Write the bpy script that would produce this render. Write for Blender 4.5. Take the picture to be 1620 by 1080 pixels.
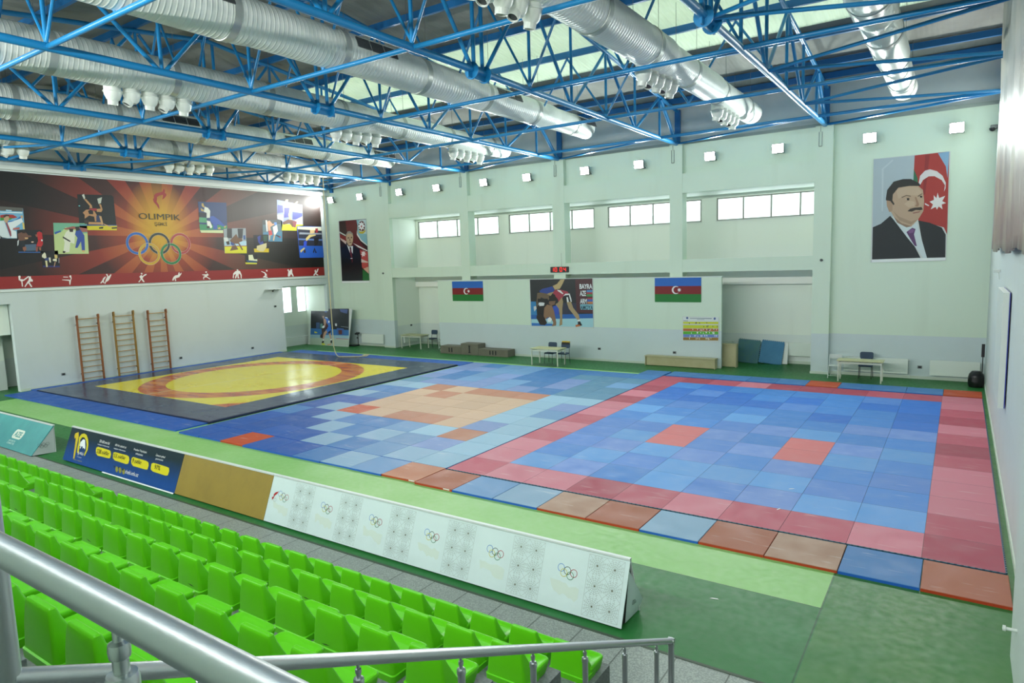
import bpy, bmesh, math, random
from mathutils import Vector, Matrix
from mathutils.geometry import tessellate_polygon
R = math.radians
for o in list(bpy.data.objects): bpy.data.objects.remove(o, do_unlink=True)
COL = bpy.context.scene.collection
SC = bpy.context.scene

# ---------------------------------------------------------------- camera, sky, exposure
cam_d = bpy.data.cameras.new('camera'); cam = bpy.data.objects.new('camera', cam_d); COL.objects.link(cam)
YAW, PITCH, ROLL = 0.59406, 0.11843, -0.03191
_F = Vector((-math.sin(YAW)*math.cos(PITCH), math.cos(YAW)*math.cos(PITCH), -math.sin(PITCH)))
_Rt = Vector((math.cos(YAW), math.sin(YAW), 0)); _U = _Rt.cross(_F)
_R2 = math.cos(ROLL)*_Rt + math.sin(ROLL)*_U; _U2 = -math.sin(ROLL)*_Rt + math.cos(ROLL)*_U
cam.matrix_world = Matrix(((_R2.x, _U2.x, -_F.x, -0.68657), (_R2.y, _U2.y, -_F.y, -11.04928), (_R2.z, _U2.z, -_F.z, 4.53345), (0, 0, 0, 1)))
cam_d.sensor_width = 36.0; cam_d.lens = 1052.6/1620*36; cam_d.clip_start = 0.05; cam_d.clip_end = 300
SC.camera = cam
SC.view_settings.view_transform = 'Standard'; SC.view_settings.look = 'None'
SC.view_settings.gamma = 1.0; SC.view_settings.exposure = -0.05
SC.view_settings.use_curve_mapping = False
world = bpy.data.worlds.new('overcast_sky'); SC.world = world; world.use_nodes = True
bg = world.node_tree.nodes['Background']; bg.inputs[0].default_value = (0.86, 0.94, 1.0, 1); bg.inputs[1].default_value = 5.0
FLOOD_FAR = 190.0      # watts of each floodlight on the far wall
FLOOD_NEAR = 250.0     # watts of each floodlight on the spectators' wall

# ---------------------------------------------------------------- colour and materials
def lin(c):
    if isinstance(c, str):
        c = [int(c[i:i+2], 16)/255 for i in (0, 2, 4)]
    return tuple((x/12.92 if x <= .04045 else ((x+.055)/1.055)**2.4) for x in c)
MATS = {}
def mat(name, col, rough=.5, metal=0.0, noise=None, bump=None, coat=0.0, emit=None, spec=.5):
    """plain principled paint; noise=(scale, amount, hex2) mixes in a second colour, bump=(scale, strength)"""
    if name in MATS: return MATS[name]
    m = bpy.data.materials.new(name); m.use_nodes = True; nt = m.node_tree; b = nt.nodes['Principled BSDF']
    b.inputs['Base Color'].default_value = (*lin(col), 1); b.inputs['Roughness'].default_value = rough
    b.inputs['Metallic'].default_value = metal; b.inputs['Coat Weight'].default_value = coat
    b.inputs['Specular IOR Level'].default_value = spec
    if noise:
        tc = nt.nodes.new('ShaderNodeNewGeometry'); n = nt.nodes.new('ShaderNodeTexNoise')
        n.inputs['Scale'].default_value = noise[0]; n.inputs['Detail'].default_value = 6; n.inputs['Roughness'].default_value = .65
        cr = nt.nodes.new('ShaderNodeMapRange'); cr.inputs[1].default_value = .38; cr.inputs[2].default_value = .68
        cr.inputs[3].default_value = 0; cr.inputs[4].default_value = noise[1]
        mx = nt.nodes.new('ShaderNodeMix'); mx.data_type = 'RGBA'
        mx.inputs[6].default_value = (*lin(col), 1); mx.inputs[7].default_value = (*lin(noise[2]), 1)
        nt.links.new(tc.outputs['Position'], n.inputs['Vector']); nt.links.new(n.outputs['Fac'], cr.inputs[0])
        nt.links.new(cr.outputs[0], mx.inputs[0]); nt.links.new(mx.outputs[2], b.inputs['Base Color'])
    if bump:
        tc = nt.nodes.new('ShaderNodeNewGeometry'); n = nt.nodes.new('ShaderNodeTexNoise'); n.inputs['Scale'].default_value = bump[0]
        bp = nt.nodes.new('ShaderNodeBump'); bp.inputs['Strength'].default_value = bump[1]; bp.inputs['Distance'].default_value = .02
        nt.links.new(tc.outputs['Position'], n.inputs['Vector']); nt.links.new(n.outputs['Fac'], bp.inputs['Height']); nt.links.new(bp.outputs[0], b.inputs['Normal'])
    if emit:
        b.inputs['Emission Color'].default_value = (*lin(emit[0]), 1); b.inputs['Emission Strength'].default_value = emit[1]
    MATS[name] = m; return m

class NT:
    """small helper for writing node trees"""
    def __init__(s, name, rough=.5, coat=0.0):
        s.m = bpy.data.materials.new(name); s.m.use_nodes = True; s.t = s.m.node_tree; s.b = s.t.nodes['Principled BSDF']
        s.b.inputs['Roughness'].default_value = rough; s.b.inputs['Coat Weight'].default_value = coat
        g = s.t.nodes.new('ShaderNodeNewGeometry'); s.pos = g.outputs['Position']
        sp = s.t.nodes.new('ShaderNodeSeparateXYZ'); s.t.links.new(s.pos, sp.inputs[0]); s.x, s.y, s.z = sp.outputs
    def _in(s, sock, v):
        if isinstance(v, (int, float)): sock.default_value = v
        elif isinstance(v, tuple): sock.default_value = v if len(v) == 4 else (*v, 1)
        else: s.t.links.new(v, sock)
    def math(s, op, a, b=0.0, c=0.0):
        n = s.t.nodes.new('ShaderNodeMath'); n.operation = op
        s._in(n.inputs[0], a); s._in(n.inputs[1], b); s._in(n.inputs[2], c); return n.outputs[0]
    def mix(s, f, a, b):
        n = s.t.nodes.new('ShaderNodeMix'); n.data_type = 'RGBA'; s._in(n.inputs[0], f)
        s._in(n.inputs[6], lin(a) if isinstance(a, str) else a); s._in(n.inputs[7], lin(b) if isinstance(b, str) else b); return n.outputs[2]
    def noise(s, scale, vec=None, detail=5):
        n = s.t.nodes.new('ShaderNodeTexNoise'); n.inputs['Scale'].default_value = scale; n.inputs['Detail'].default_value = detail
        s.t.links.new(vec or s.pos, n.inputs['Vector']); return n.outputs['Fac']
    def stretch(s, sx, sy, sz):
        n = s.t.nodes.new('ShaderNodeVectorMath'); n.operation = 'MULTIPLY'; s.t.links.new(s.pos, n.inputs[0]); n.inputs[1].default_value = (sx, sy, sz); return n.outputs[0]
    def ramp(s, v, a, b, lo=0.0, hi=1.0):
        n = s.t.nodes.new('ShaderNodeMapRange'); s._in(n.inputs[0], v); n.inputs[1].default_value = a; n.inputs[2].default_value = b
        n.inputs[3].default_value = lo; n.inputs[4].default_value = hi; return n.outputs[0]
    def gt(s, v, t): return s.math('GREATER_THAN', v, t)
    def lt(s, v, t): return s.math('LESS_THAN', v, t)
    def band(s, v, a, b): return s.math('MULTIPLY', s.gt(v, a), s.lt(v, b))
    def bump(s, h, strength=.3, dist=.02):
        n = s.t.nodes.new('ShaderNodeBump'); n.inputs['Strength'].default_value = strength; n.inputs['Distance'].default_value = dist
        s._in(n.inputs['Height'], h); s.t.links.new(n.outputs[0], s.b.inputs['Normal'])
    def base(s, c): s._in(s.b.inputs['Base Color'], c)
    def rough(s, v): s._in(s.b.inputs['Roughness'], v)

# ---------------------------------------------------------------- mesh builder
class MB:
    def __init__(s): s.v = []; s.f = []; s.mi = []; s.sm = []
    def add(s, vs, fs, mi=0, smooth=False):
        n = len(s.v); s.v += [tuple(v) for v in vs]
        for f in fs: s.f.append([i+n for i in f]); s.mi.append(mi); s.sm.append(smooth)
    def box(s, x0, x1, y0, y1, z0, z1, mi=0):
        s.add([(x0,y0,z0),(x1,y0,z0),(x1,y1,z0),(x0,y1,z0),(x0,y0,z1),(x1,y0,z1),(x1,y1,z1),(x0,y1,z1)],
              [(0,3,2,1),(4,5,6,7),(0,1,5,4),(1,2,6,5),(2,3,7,6),(3,0,4,7)], mi)
    def obox(s, c, ax, ay, az, hx, hy, hz, mi=0):
        c = Vector(c); ax = Vector(ax).normalized(); ay = Vector(ay).normalized(); az = Vector(az).normalized()
        vs = [c+ax*hx*i+ay*hy*j+az*hz*k for k in (-1,1) for j in (-1,1) for i in (-1,1)]
        s.add(vs, [(0,2,3,1),(4,5,7,6),(0,1,5,4),(1,3,7,5),(3,2,6,7),(2,0,4,6)], mi)
    def tube(s, p0, p1, r, n=10, mi=0, r1=None, caps=True):
        p0 = Vector(p0); p1 = Vector(p1); r1 = r if r1 is None else r1; d = (p1-p0).normalized()
        a = d.orthogonal().normalized(); b = d.cross(a)
        vs = []
        for p, rr in ((p0, r), (p1, r1)):
            for i in range(n):
                t = 2*math.pi*i/n; vs.append(p+(a*math.cos(t)+b*math.sin(t))*rr)
        s.add(vs, [(i, (i+1) % n, n+(i+1) % n, n+i) for i in range(n)], mi, True)
        if caps: s.add(vs[:n], [tuple(range(n-1, -1, -1))], mi); s.add(vs[n:], [tuple(range(n))], mi)
    def path(s, pts, r, n=8, mi=0):
        pts = [Vector(p) for p in pts]; rings = []; up = None
        for i, p in enumerate(pts):
            d = (pts[min(i+1, len(pts)-1)]-pts[max(i-1, 0)]).normalized()
            a = d.orthogonal().normalized() if up is None else (up-d*up.dot(d)).normalized()
            up = a; b = d.cross(a)
            rings.append([p+(a*math.cos(2*math.pi*k/n)+b*math.sin(2*math.pi*k/n))*r for k in range(n)])
        vs = [v for q in rings for v in q]; fs = []
        for i in range(len(pts)-1):
            for k in range(n): fs.append((i*n+k, i*n+(k+1) % n, (i+1)*n+(k+1) % n, (i+1)*n+k))
        fs.append(tuple(range(n-1, -1, -1))); fs.append(tuple((len(pts)-1)*n+k for k in range(n)))
        s.add(vs, fs, mi, True)
    def lathe(s, c, axis, prof, n=20, mi=0):
        """prof: list of (radius, distance along axis)"""
        c = Vector(c); d = Vector(axis).normalized(); a = d.orthogonal().normalized(); b = d.cross(a); vs = []; fs = []
        for r, h in prof:
            for k in range(n):
                t = 2*math.pi*k/n; vs.append(c+d*h+(a*math.cos(t)+b*math.sin(t))*max(r, 1e-4))
        for i in range(len(prof)-1):
            for k in range(n): fs.append((i*n+k, i*n+(k+1) % n, (i+1)*n+(k+1) % n, (i+1)*n+k))
        s.add(vs, fs, mi, True)
    def loft(s, rings, mi=0, smooth=True, cap=True):
        n = len(rings[0]); vs = [v for q in rings for v in q]; fs = []
        for i in range(len(rings)-1):
            for k in range(n): fs.append((i*n+k, i*n+(k+1) % n, (i+1)*n+(k+1) % n, (i+1)*n+k))
        s.add(vs, fs, mi, smooth)
        if cap: s.add(rings[0], [tuple(range(n-1, -1, -1))], mi, smooth); s.add(rings[-1], [tuple(range(n))], mi, smooth)
    def mesh(s, name, mats):
        me = bpy.data.meshes.new(name); me.from_pydata(s.v, [], s.f); 
        for m in (mats if isinstance(mats, (list, tuple)) else [mats]): me.materials.append(m)
        for p, i, sm in zip(me.polygons, s.mi, s.sm): p.material_index = i; p.use_smooth = sm
        bm = bmesh.new(); bm.from_mesh(me); bmesh.ops.recalc_face_normals(bm, faces=bm.faces[:]); bm.to_mesh(me); bm.free()
        me.validate(); me.update()
        me.set_sharp_from_angle(angle=R(38))
        return me
    def build(s, name, mats, parent=None, bevel=0.0):
        o = bpy.data.objects.new(name, s.mesh(name, mats)); COL.objects.link(o)
        if parent: o.parent = parent; o.matrix_parent_inverse = Matrix.Identity(4)
        if bevel:
            b = o.modifiers.new('bevel', 'BEVEL'); b.width = bevel; b.segments = 2; b.limit_method = 'ANGLE'; b.angle_limit = R(35); b.harden_normals = False
        return o
def tag(o, label=None, cat=None, group=None, kind=None):
    if label: o['label'] = label
    if cat: o['category'] = cat
    if group: o['group'] = group
    if kind: o['kind'] = kind
    return o
def empty(name, loc=(0,0,0), rz=0.0, label=None, cat=None, group=None):
    o = bpy.data.objects.new(name, None); COL.objects.link(o); o.location = loc; o.rotation_euler = (0,0,rz); o.empty_display_size = .1
    return tag(o, label, cat, group)
def struct(o): o['kind'] = 'structure'; return o
def children(o): return [c for c in o.children]
def copy_tree(o, parent=None):
    kids = children(o); c = o.copy(); COL.objects.link(c); c.parent = parent
    for k in kids: copy_tree(k, c)
    return c
def text_part(name, s, m, fit, origin, ua, ub, parent=None, bold=False, extrude=.001):
    """lettering s fitted into a rectangle (width, height) whose lower left corner is origin, axes ua, ub"""
    cu = bpy.data.curves.new(name, 'FONT'); cu.body = s; cu.extrude = 0.0; cu.size = 1.0; cu.resolution_u = 3
    if bold: cu.offset = .025
    t = bpy.data.objects.new(name, cu); COL.objects.link(t)
    dg = bpy.context.evaluated_depsgraph_get(); me = bpy.data.meshes.new_from_object(t.evaluated_get(dg))
    bpy.data.objects.remove(t, do_unlink=True); bpy.data.curves.remove(cu)
    xs = [v.co.x for v in me.vertices]; ys = [v.co.y for v in me.vertices]
    x0, x1, y0, y1 = min(xs), max(xs), min(ys), max(ys); ua = Vector(ua).normalized(); ub = Vector(ub).normalized(); n = ua.cross(ub); og = Vector(origin)
    for v in me.vertices:
        v.co = og+ua*((v.co.x-x0)/(x1-x0)*fit[0])+ub*((v.co.y-y0)/(y1-y0)*fit[1])
    me.name = name; me.materials.clear(); me.materials.append(m)
    o = bpy.data.objects.new(name, me); COL.objects.link(o)
    if parent: o.parent = parent
    return o

# flat printed artwork: layered polygons with their own print colours
def print_mat(name, rough=.45, coat=0.0):
    if name in MATS: return MATS[name]
    m = bpy.data.materials.new(name); m.use_nodes = True; nt = m.node_tree; b = nt.nodes['Principled BSDF']
    a = nt.nodes.new('ShaderNodeAttribute'); a.attribute_name = 'Col'; nt.links.new(a.outputs['Color'], b.inputs['Base Color'])
    b.inputs['Roughness'].default_value = rough; b.inputs['Coat Weight'].default_value = coat
    MATS[name] = m; return m
def art(name, polys, origin, ua, ub, m, parent=None, lift=.0015, step=.0007):
    """polys: (hex, [(a,b)..]) in metres along ua, ub from origin; later polygons lie over earlier ones"""
    ua = Vector(ua).normalized(); ub = Vector(ub).normalized(); n = ua.cross(ub); og = Vector(origin)
    vs = []; fs = []; cols = []; boxes = []
    for it in polys:
        c = it[0]; group = it[2] if len(it) > 2 else [it[1]]; pts = [p for g in group for p in g]
        xs = [p[0] for p in pts]; ys = [p[1] for p in pts]; bb = (min(xs), max(xs), min(ys), max(ys)); lay = 0
        for b2, l2 in boxes:
            if bb[0] < b2[1] and bb[1] > b2[0] and bb[2] < b2[3] and bb[3] > b2[2]: lay = max(lay, l2+1)
        boxes.append((bb, lay)); h = lift+lay*step; lc = (*lin(c), 1)
        for g in group:
            base = len(vs); vs += [tuple(og+ua*p[0]+ub*p[1]+n*h) for p in g]
            for tri in tessellate_polygon([[Vector((p[0], p[1], 0)) for p in g]]): fs.append([base+i for i in tri]); cols.append(lc)
    me = bpy.data.meshes.new(name); me.from_pydata(vs, [], fs)
    ca = me.color_attributes.new('Col', 'FLOAT_COLOR', 'CORNER')
    for p in me.polygons:
        for li in p.loop_indices: ca.data[li].color = cols[p.index]
    me.materials.append(m)
    for p in me.polygons:
        if p.normal.dot(n) < 0: p.flip()
    me.update(); o = bpy.data.objects.new(name, me); COL.objects.link(o)
    if parent: o.parent = parent
    return o
def unpack(key): return [(c, [(float(q.split(',')[0])/100, float(q.split(',')[1])/100) for q in s.split()]) for c, s in ART[key]]
def rect(a0, b0, a1, b1): return [(a0,b0),(a1,b0),(a1,b1),(a0,b1)]
def disc(a, b, r, n=24, ry=None): return [(a+r*math.cos(2*math.pi*k/n), b+(ry or r)*math.sin(2*math.pi*k/n)) for k in range(n)]
def ring(col, a, b, ro, ri, n=40, frm=0.0, to=1.0):
    out = []
    for k in range(n):
        if not (frm <= (k+.5)/n <= to): continue
        t0 = 2*math.pi*k/n; t1 = 2*math.pi*(k+1)/n
        out.append([(a+ro*math.cos(t0), b+ro*math.sin(t0)), (a+ro*math.cos(t1), b+ro*math.sin(t1)), (a+ri*math.cos(t1), b+ri*math.sin(t1)), (a+ri*math.cos(t0), b+ri*math.sin(t0))])
    return (col, None, out)
def many(col, polys): return (col, None, polys)

ART = {
 'photo_01': [
  ('6FA9C8','-32,732 52,729 50,645 23,642 20,609 -45,608'),
  ('5b5a55','-32,732 52,729 50,715 -34,715'),
  ('9fc4d6','-6,720 13,719 12,714 -6,715'),
  ('d8e4e6','-26,711 48,712 48,708 -26,708'),
  ('a2302c','-27,698 -6,702 16,701 30,692 16,687 -28,688'),
  ('3d8a3a','-28,688 -15,689 14,688 3,680 -29,677'),
  ('2f6fb5','-8,676 20,679 44,700 45,693 25,667 -5,666'),
  ('c9d6d8','-36,675 -17,677 -2,610 -43,608'),
  ('d5e0e2','-5,671 9,674 43,689 47,675 13,649 7,642 20,637 20,610 0,610 -7,644'),
  ('b79a78','-16,692 -8,698 1,695 1,684 -6,671 -12,668 -17,678'),
  ('3a2d28','-17,696 -8,701 2,700 2,694 -6,695 -16,688'),
  ('8c3f4a','-12,668 -7,670 2,636 2,619 -2,616 -6,636'),
  ('c3a17a','39,696 47,701 49,691 43,688'),
  ('1f2a30','-35,620 -30,613 -11,610 -36,608'),
  ('b05a50','10,649 33,653 32,645 10,642'),
  ('d4c06a','44,673 50,670 50,646 44,646'),
 ],
 'photo_02': [
  ('15171b','23,642 110,644 106,553 19,552'),
  ('4a5f75','44,585 84,587 81,561 45,560'),
  ('2c5a9a','19,557 96,556 95,552 19,553'),
  ('6b4a3c','24,627 35,633 51,635 60,622 69,622 71,616 57,613 57,607 36,598 25,602'),
  ('2a1e1a','40,640 52,640 51,630 40,630'),
  ('1d2226','27,599 43,602 45,579 27,574'),
  ('c8cdd0','20,599 26,604 22,584 18,579'),
  ('8d5a44','35,574 47,578 48,566 40,557 36,564'),
  ('c9a070','46,613 58,613 57,607 47,607'),
  ('b52228','91,633 100,638 109,633 109,610 108,587 101,576 83,579 92,600 91,620'),
  ('8a5040','84,625 91,627 92,618 87,615'),
  ('8a4a3a','81,576 90,576 86,558 80,557'),
  ('8f5a40','92,574 100,574 98,561 93,563'),
  ('d9b4a0','67,597 76,598 75,593 68,593'),
  ('e8e8e8','103,606 109,605 107,598 103,600'),
 ],
 'photo_03': [
  ('0e0f14','98,557 160,561 161,492 97,493'),
  ('2a2a6a','99,500 160,498 160,492 99,494'),
  ('d8d4b8','100,543 110,554 114,548 115,532 108,529 99,535'),
  ('2b3a6e','108,529 125,534 123,521 109,520'),
  ('d4cc9a','109,520 116,521 116,495 110,494'),
  ('d8d4b8','123,532 130,533 129,512 124,514'),
  ('d8d4b8','138,526 152,529 151,516 137,519'),
  ('c9b06a','145,545 156,542 155,529 145,530'),
  ('b08a70','143,514 147,514 141,495 138,495'),
  ('8f8f94','159,531 162,531 160,510 157,510'),
 ],
 'photo_04': [
  ('b7c98a','154,674 282,676 277,547 147,547'),
  ('6fae90','154,674 282,676 280,634 259,633 252,653 198,657 179,637 151,627'),
  ('9a5a50','189,651 226,662 282,654 280,639 260,638 233,650 198,647'),
  ('d8dcc8','197,637 216,652 233,643 225,589 210,594 202,555 179,552 188,594 185,613'),
  ('2a241f','210,652 227,652 224,638 212,638'),
  ('1c1c20','184,620 211,601 209,596 183,613'),
  ('2a4a9c','231,628 238,648 252,653 267,624 263,559 251,559 251,599 235,572 226,572 239,614'),
  ('2a2420','234,660 250,662 251,646 237,643'),
  ('2a55a0','155,636 178,644 179,639 156,627'),
  ('1c1a1a','178,560 189,557 183,550 177,552'),
  ('d0b06a','252,562 263,562 260,554 251,556'),
 ],
 'photo_05': [
  ('0b0d10','256,796 394,801 402,794 402,649 250,646 254,721'),
  ('cfc21f','251,664 405,670 402,649 254,647'),
  ('2e4fa0','252,669 404,672 404,669 252,666'),
  ('b98a5a','281,776 288,779 309,753 310,741 299,741 301,750'),
  ('c9ccc0','274,794 283,799 286,782 281,776'),
  ('b98a5a','339,760 347,759 351,736 345,726 327,726 327,738 344,741'),
  ('b9c0b4','334,782 354,790 347,764 337,760'),
  ('9c2430','297,739 328,741 326,730 299,732'),
  ('b5855a','270,720 284,733 294,734 317,729 325,713 321,686 315,684 314,705 294,709 275,695 277,711'),
  ('1b1614','291,728 302,734 312,729 311,715 295,715'),
  ('28345e','323,710 339,714 338,683 320,681'),
  ('b98a5a','289,682 343,682 342,672 288,672'),
  ('c29a6a','334,709 343,708 348,673 341,670'),
  ('c29a6a','348,678 379,664 378,660 350,673'),
  ('1a1a1c','329,660 347,663 345,655 329,654'),
  ('1a1a1c','381,661 404,663 403,657 381,655'),
  ('3a2a24','272,689 292,690 288,674 273,673'),
  ('7fd0d8','257,750 263,750 262,746 257,746'),
 ],
 'photo_06': [
  ('27406e','795,796 948,799 942,672 919,670 917,646 794,646'),
  ('4f9a70','795,721 834,719 832,695 791,696'),
  ('2e8a5c','792,687 942,684 942,670 918,666 793,658'),
  ('c8d4a0','793,658 918,661 917,646 798,646'),
  ('1a2230','794,745 836,743 832,721 793,721'),
  ('d8dcd0','828,774 846,768 856,754 851,720 834,719 836,743 822,748 825,760'),
  ('b9a060','813,788 822,790 828,772 822,768 813,776'),
  ('b9a060','807,766 824,756 820,749 807,752'),
  ('dfe3d8','833,706 851,703 860,675 852,668 834,682'),
  ('1c1a1a','830,678 845,680 846,668 831,668'),
  ('2f55a8','853,727 872,729 901,711 930,682 922,679 888,690 886,666 864,663 865,689 851,706'),
  ('c0a060','924,680 936,683 933,674 925,673'),
  ('c0a060','888,671 902,676 905,666 893,664'),
 ],
 'photo_07': [
  ('8f9aa0','921,670 1048,674 1043,544 915,545'),
  ('2a2d30','940,670 968,671 964,621 936,621'),
  ('2a2d30','1000,670 1033,671 1024,622 1000,622'),
  ('c9d0cc','917,624 940,624 944,585 917,585'),
  ('a8c8d8','919,603 1046,608 1045,581 917,580'),
  ('d3cf22','918,578 1046,581 1043,544 917,545'),
  ('a03a30','919,582 1045,584 1045,580 918,579'),
  ('6a4a30','951,610 990,643 1000,622 1020,622 1023,607 1002,600 1023,562 1015,560 997,593 977,593 995,564 946,557 960,578 976,586 954,603'),
  ('2f4a8a','954,603 977,593 968,582 953,589'),
  ('2b2018','928,603 946,607 949,589 933,587'),
  ('30508c','1030,636 1042,637 1042,615 1030,615'),
 ],
 'photo_08': [
  ('1b1d20','1033,538 1105,538 1100,486 1029,488'),
  ('d8dcb8','1052,535 1077,536 1083,512 1103,512 1102,501 1051,505'),
  ('2a4a70','1035,509 1100,503 1099,493 1046,494'),
  ('c8c838','1030,497 1100,493 1098,486 1031,488'),
 ],
 'photo_09': [
  ('14171c','1090,639 1179,643 1178,548 1089,549'),
  ('c9b020','1087,568 1180,569 1178,548 1089,549'),
  ('2f3f8c','1114,630 1134,638 1128,598 1145,610 1152,582 1134,582 1117,602'),
  ('c8c090','1106,582 1168,598 1166,576 1145,553 1122,554 1104,562'),
  ('2a5040','1150,638 1176,639 1171,606 1150,606'),
 ],
 'photo_10': [
  ('55707a','1153,719 1279,723 1269,606 1178,606 1182,643 1148,642'),
  ('3a4a4c','1153,719 1271,725 1269,702 1153,695'),
  ('4a7f9c','1152,654 1273,661 1269,606 1181,606 1182,643 1151,642'),
  ('d0a080','1180,712 1198,718 1215,700 1230,705 1225,697 1199,684 1205,639 1193,639 1184,667 1183,691'),
  ('d8dcd8','1172,719 1181,720 1181,659 1173,659'),
  ('c04848','1186,663 1205,666 1210,643 1186,639'),
  ('5a8ac8','1223,709 1241,711 1244,697 1229,691'),
  ('dfe0d8','1214,684 1242,697 1246,664 1230,644 1218,643'),
  ('c8b090','1218,643 1227,644 1217,611 1208,611'),
  ('c8b090','1186,639 1196,639 1191,614 1185,614'),
  ('a03040','1251,634 1261,634 1260,627 1252,627'),
  ('3c3430','1232,644 1254,636 1251,629 1232,637'),
 ],
 'photo_11': [
  ('8f9fc0','1254,832 1422,813 1417,698 1373,692 1371,668 1270,667 1271,723 1247,728'),
  ('4a55a0','1256,804 1288,802 1290,765 1250,759'),
  ('3f4a98','1351,771 1418,766 1414,732 1347,729'),
  ('dfe4ea','1249,751 1289,752 1285,715 1271,723 1248,728'),
  ('e4e8ec','1363,726 1418,749 1415,704 1366,703'),
  ('d6e02c','1279,702 1417,704 1417,698 1373,692 1371,668 1270,667'),
  ('c8c8a0','1292,794 1311,836 1329,837 1318,803 1299,757 1289,756'),
  ('4048a8','1297,790 1332,791 1323,741 1292,736'),
  ('c8b890','1338,796 1387,832 1395,828 1352,784 1334,754 1347,721 1327,725 1321,753'),
  ('6a4a40','1280,711 1317,728 1347,725 1377,718 1365,692 1344,687 1325,708 1284,698'),
  ('8a4a50','1347,721 1375,718 1364,684 1349,688'),
 ],
 'photo_12': [
  ('2c5ac0','1374,693 1548,695 1553,516 1379,516'),
  ('c9ccb4','1378,690 1548,693 1548,662 1378,659'),
  ('23283a','1379,676 1549,671 1547,583 1379,584'),
  ('8a94a0','1388,659 1545,657 1547,649 1387,648'),
  ('5a78b0','1380,625 1548,622 1547,613 1379,616'),
  ('1f58b8','1379,580 1550,583 1552,518 1379,518'),
  ('c9b878','1430,625 1456,647 1500,648 1505,644 1466,634 1449,621 1431,608'),
  ('2c4ac0','1415,608 1437,613 1432,582 1410,574'),
  ('c9b878','1385,557 1415,574 1420,569 1389,544'),
  ('3a3024','1408,557 1423,565 1423,544 1410,544'),
  ('17181c','1487,626 1527,635 1512,591 1489,582'),
  ('8a2a30','1503,683 1522,685 1520,661 1503,657'),
  ('17181c','1475,548 1488,574 1502,543 1491,543 1490,561 1480,541'),
  ('c9b080','1464,673 1497,674 1495,657 1462,652'),
 ],
 'icons': [
  ('e8e4e0','9,461 15,463 17,459 14,449 26,447 43,460 47,458 27,442 21,440 21,419 17,419 17,440 9,445'),
  ('e8e4e0','45,458 52,458 52,450 58,443 55,436 50,439 45,434 53,417 49,415 40,432 28,416 26,419 39,439 43,444'),
  ('e8e4e0','164,441 188,440 194,438 197,446 191,452 194,458 199,457 200,445 196,435 192,418 189,418 189,435 163,439'),
  ('e8e4e0','169,453 187,452 187,449 169,450'),
  ('e8e4e0','310,420 319,430 324,440 332,447 337,447 332,440 326,430 327,420 322,420 322,425 314,418'),
  ('e8e4e0','336,437 342,447 338,458 343,459 347,447 358,458 360,454 351,437 345,429 335,424 331,416 327,418 332,427'),
  ('e8e4e0','473,419 485,431 480,442 489,450 494,444 505,452 514,454 513,449 499,442 493,434 502,417 496,416 487,429 477,416'),
  ('e8e4e0','487,457 493,460 496,455 492,450'),
  ('e8e4e0','631,420 638,434 648,442 662,444 666,455 670,457 671,447 680,455 679,448 667,433 649,428 651,417 645,415 644,428 636,417'),
  ('e8e4e0','785,442 808,442 812,447 820,438 807,432 827,419 824,416 805,428 792,426 794,418 788,419 790,431 802,434 784,440'),
  ('e8e4e0','802,455 808,457 812,454 808,449 803,450'),
  ('e8e4e0','950,420 955,442 969,453 982,456 995,453 1003,432 1001,414 996,414 996,433 987,441 984,427 988,416 978,416 977,433 969,416 962,416 970,439 959,434 955,416'),
  ('e8e4e0','976,461 984,462 986,455 979,453'),
  ('e8e4e0','1122,449 1144,442 1151,435 1157,424 1146,423 1160,415 1157,412 1128,416 1143,425 1141,437 1122,446'),
  ('e8e4e0','1150,452 1158,455 1162,449 1156,444'),
  ('e8e4e0','1290,420 1295,441 1289,450 1296,455 1303,444 1315,456 1322,450 1321,434 1330,415 1323,412 1313,428 1304,416 1293,413'),
  ('e8e4e0','1467,417 1480,429 1477,442 1486,448 1488,435 1502,453 1508,451 1498,432 1488,426 1503,416 1496,413 1483,421 1470,410'),
 ],
 'flame': [
  ('9c2a24','601,749 590,768 578,782 576,795 581,800 582,812 590,821 608,827 624,832 630,846 636,840 634,826 641,823 640,814 630,803 619,795 622,804 625,815 621,817 605,812 595,805 595,796 591,785 601,769 602,760'),
 ],
 'portrait_a': [
  ('2a1414','-3091,723 -2868,722 -2869,375 -3095,373'),
  ('5e1a1c','-3037,721 -2943,720 -2940,613 -2877,550 -2870,481 -3004,519 -3030,660'),
  ('c4ccc4','-3090,663 -3041,641 -3042,634 -3091,655'),
  ('7c2420','-3092,650 -3039,630 -3035,599 -3090,628'),
  ('c9b2a8','-3090,628 -3038,604 -3043,587 -3085,615'),
  ('7fb0b8','-2946,720 -2868,720 -2869,575 -2910,598 -2936,621 -2943,656 -2939,690'),
  ('b8cccb','-2924,719 -2868,720 -2870,639 -2919,642 -2937,681'),
  ('dcd8d0','-2946,664 -2942,643 -2915,607 -2868,575 -2868,570 -2919,601 -2949,637'),
  ('dcd8d0','-2985,593 -2937,574 -2870,546 -2872,541 -2943,567'),
  ('b54a44','-2938,552 -2869,537 -2873,416 -2922,452 -2923,517'),
  ('d8c0b4','-2924,500 -2870,481 -2871,477 -2925,480'),
  ('c9a48a','-2910,443 -2869,455 -2870,414 -2893,430'),
  ('1b6a2c','-2918,441 -2870,412 -2869,375 -2922,376'),
  ('e6dcd8','-2905,549 -2901,538 -2887,542 -2894,532 -2881,525 -2896,524 -2892,513 -2904,518 -2914,510 -2915,522 -2927,526 -2914,530 -2921,541 -2907,537'),
  ('5a2018','-2933,690 -2922,708 -2903,714 -2886,706 -2877,684 -2886,659 -2908,655 -2929,664'),
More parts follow.
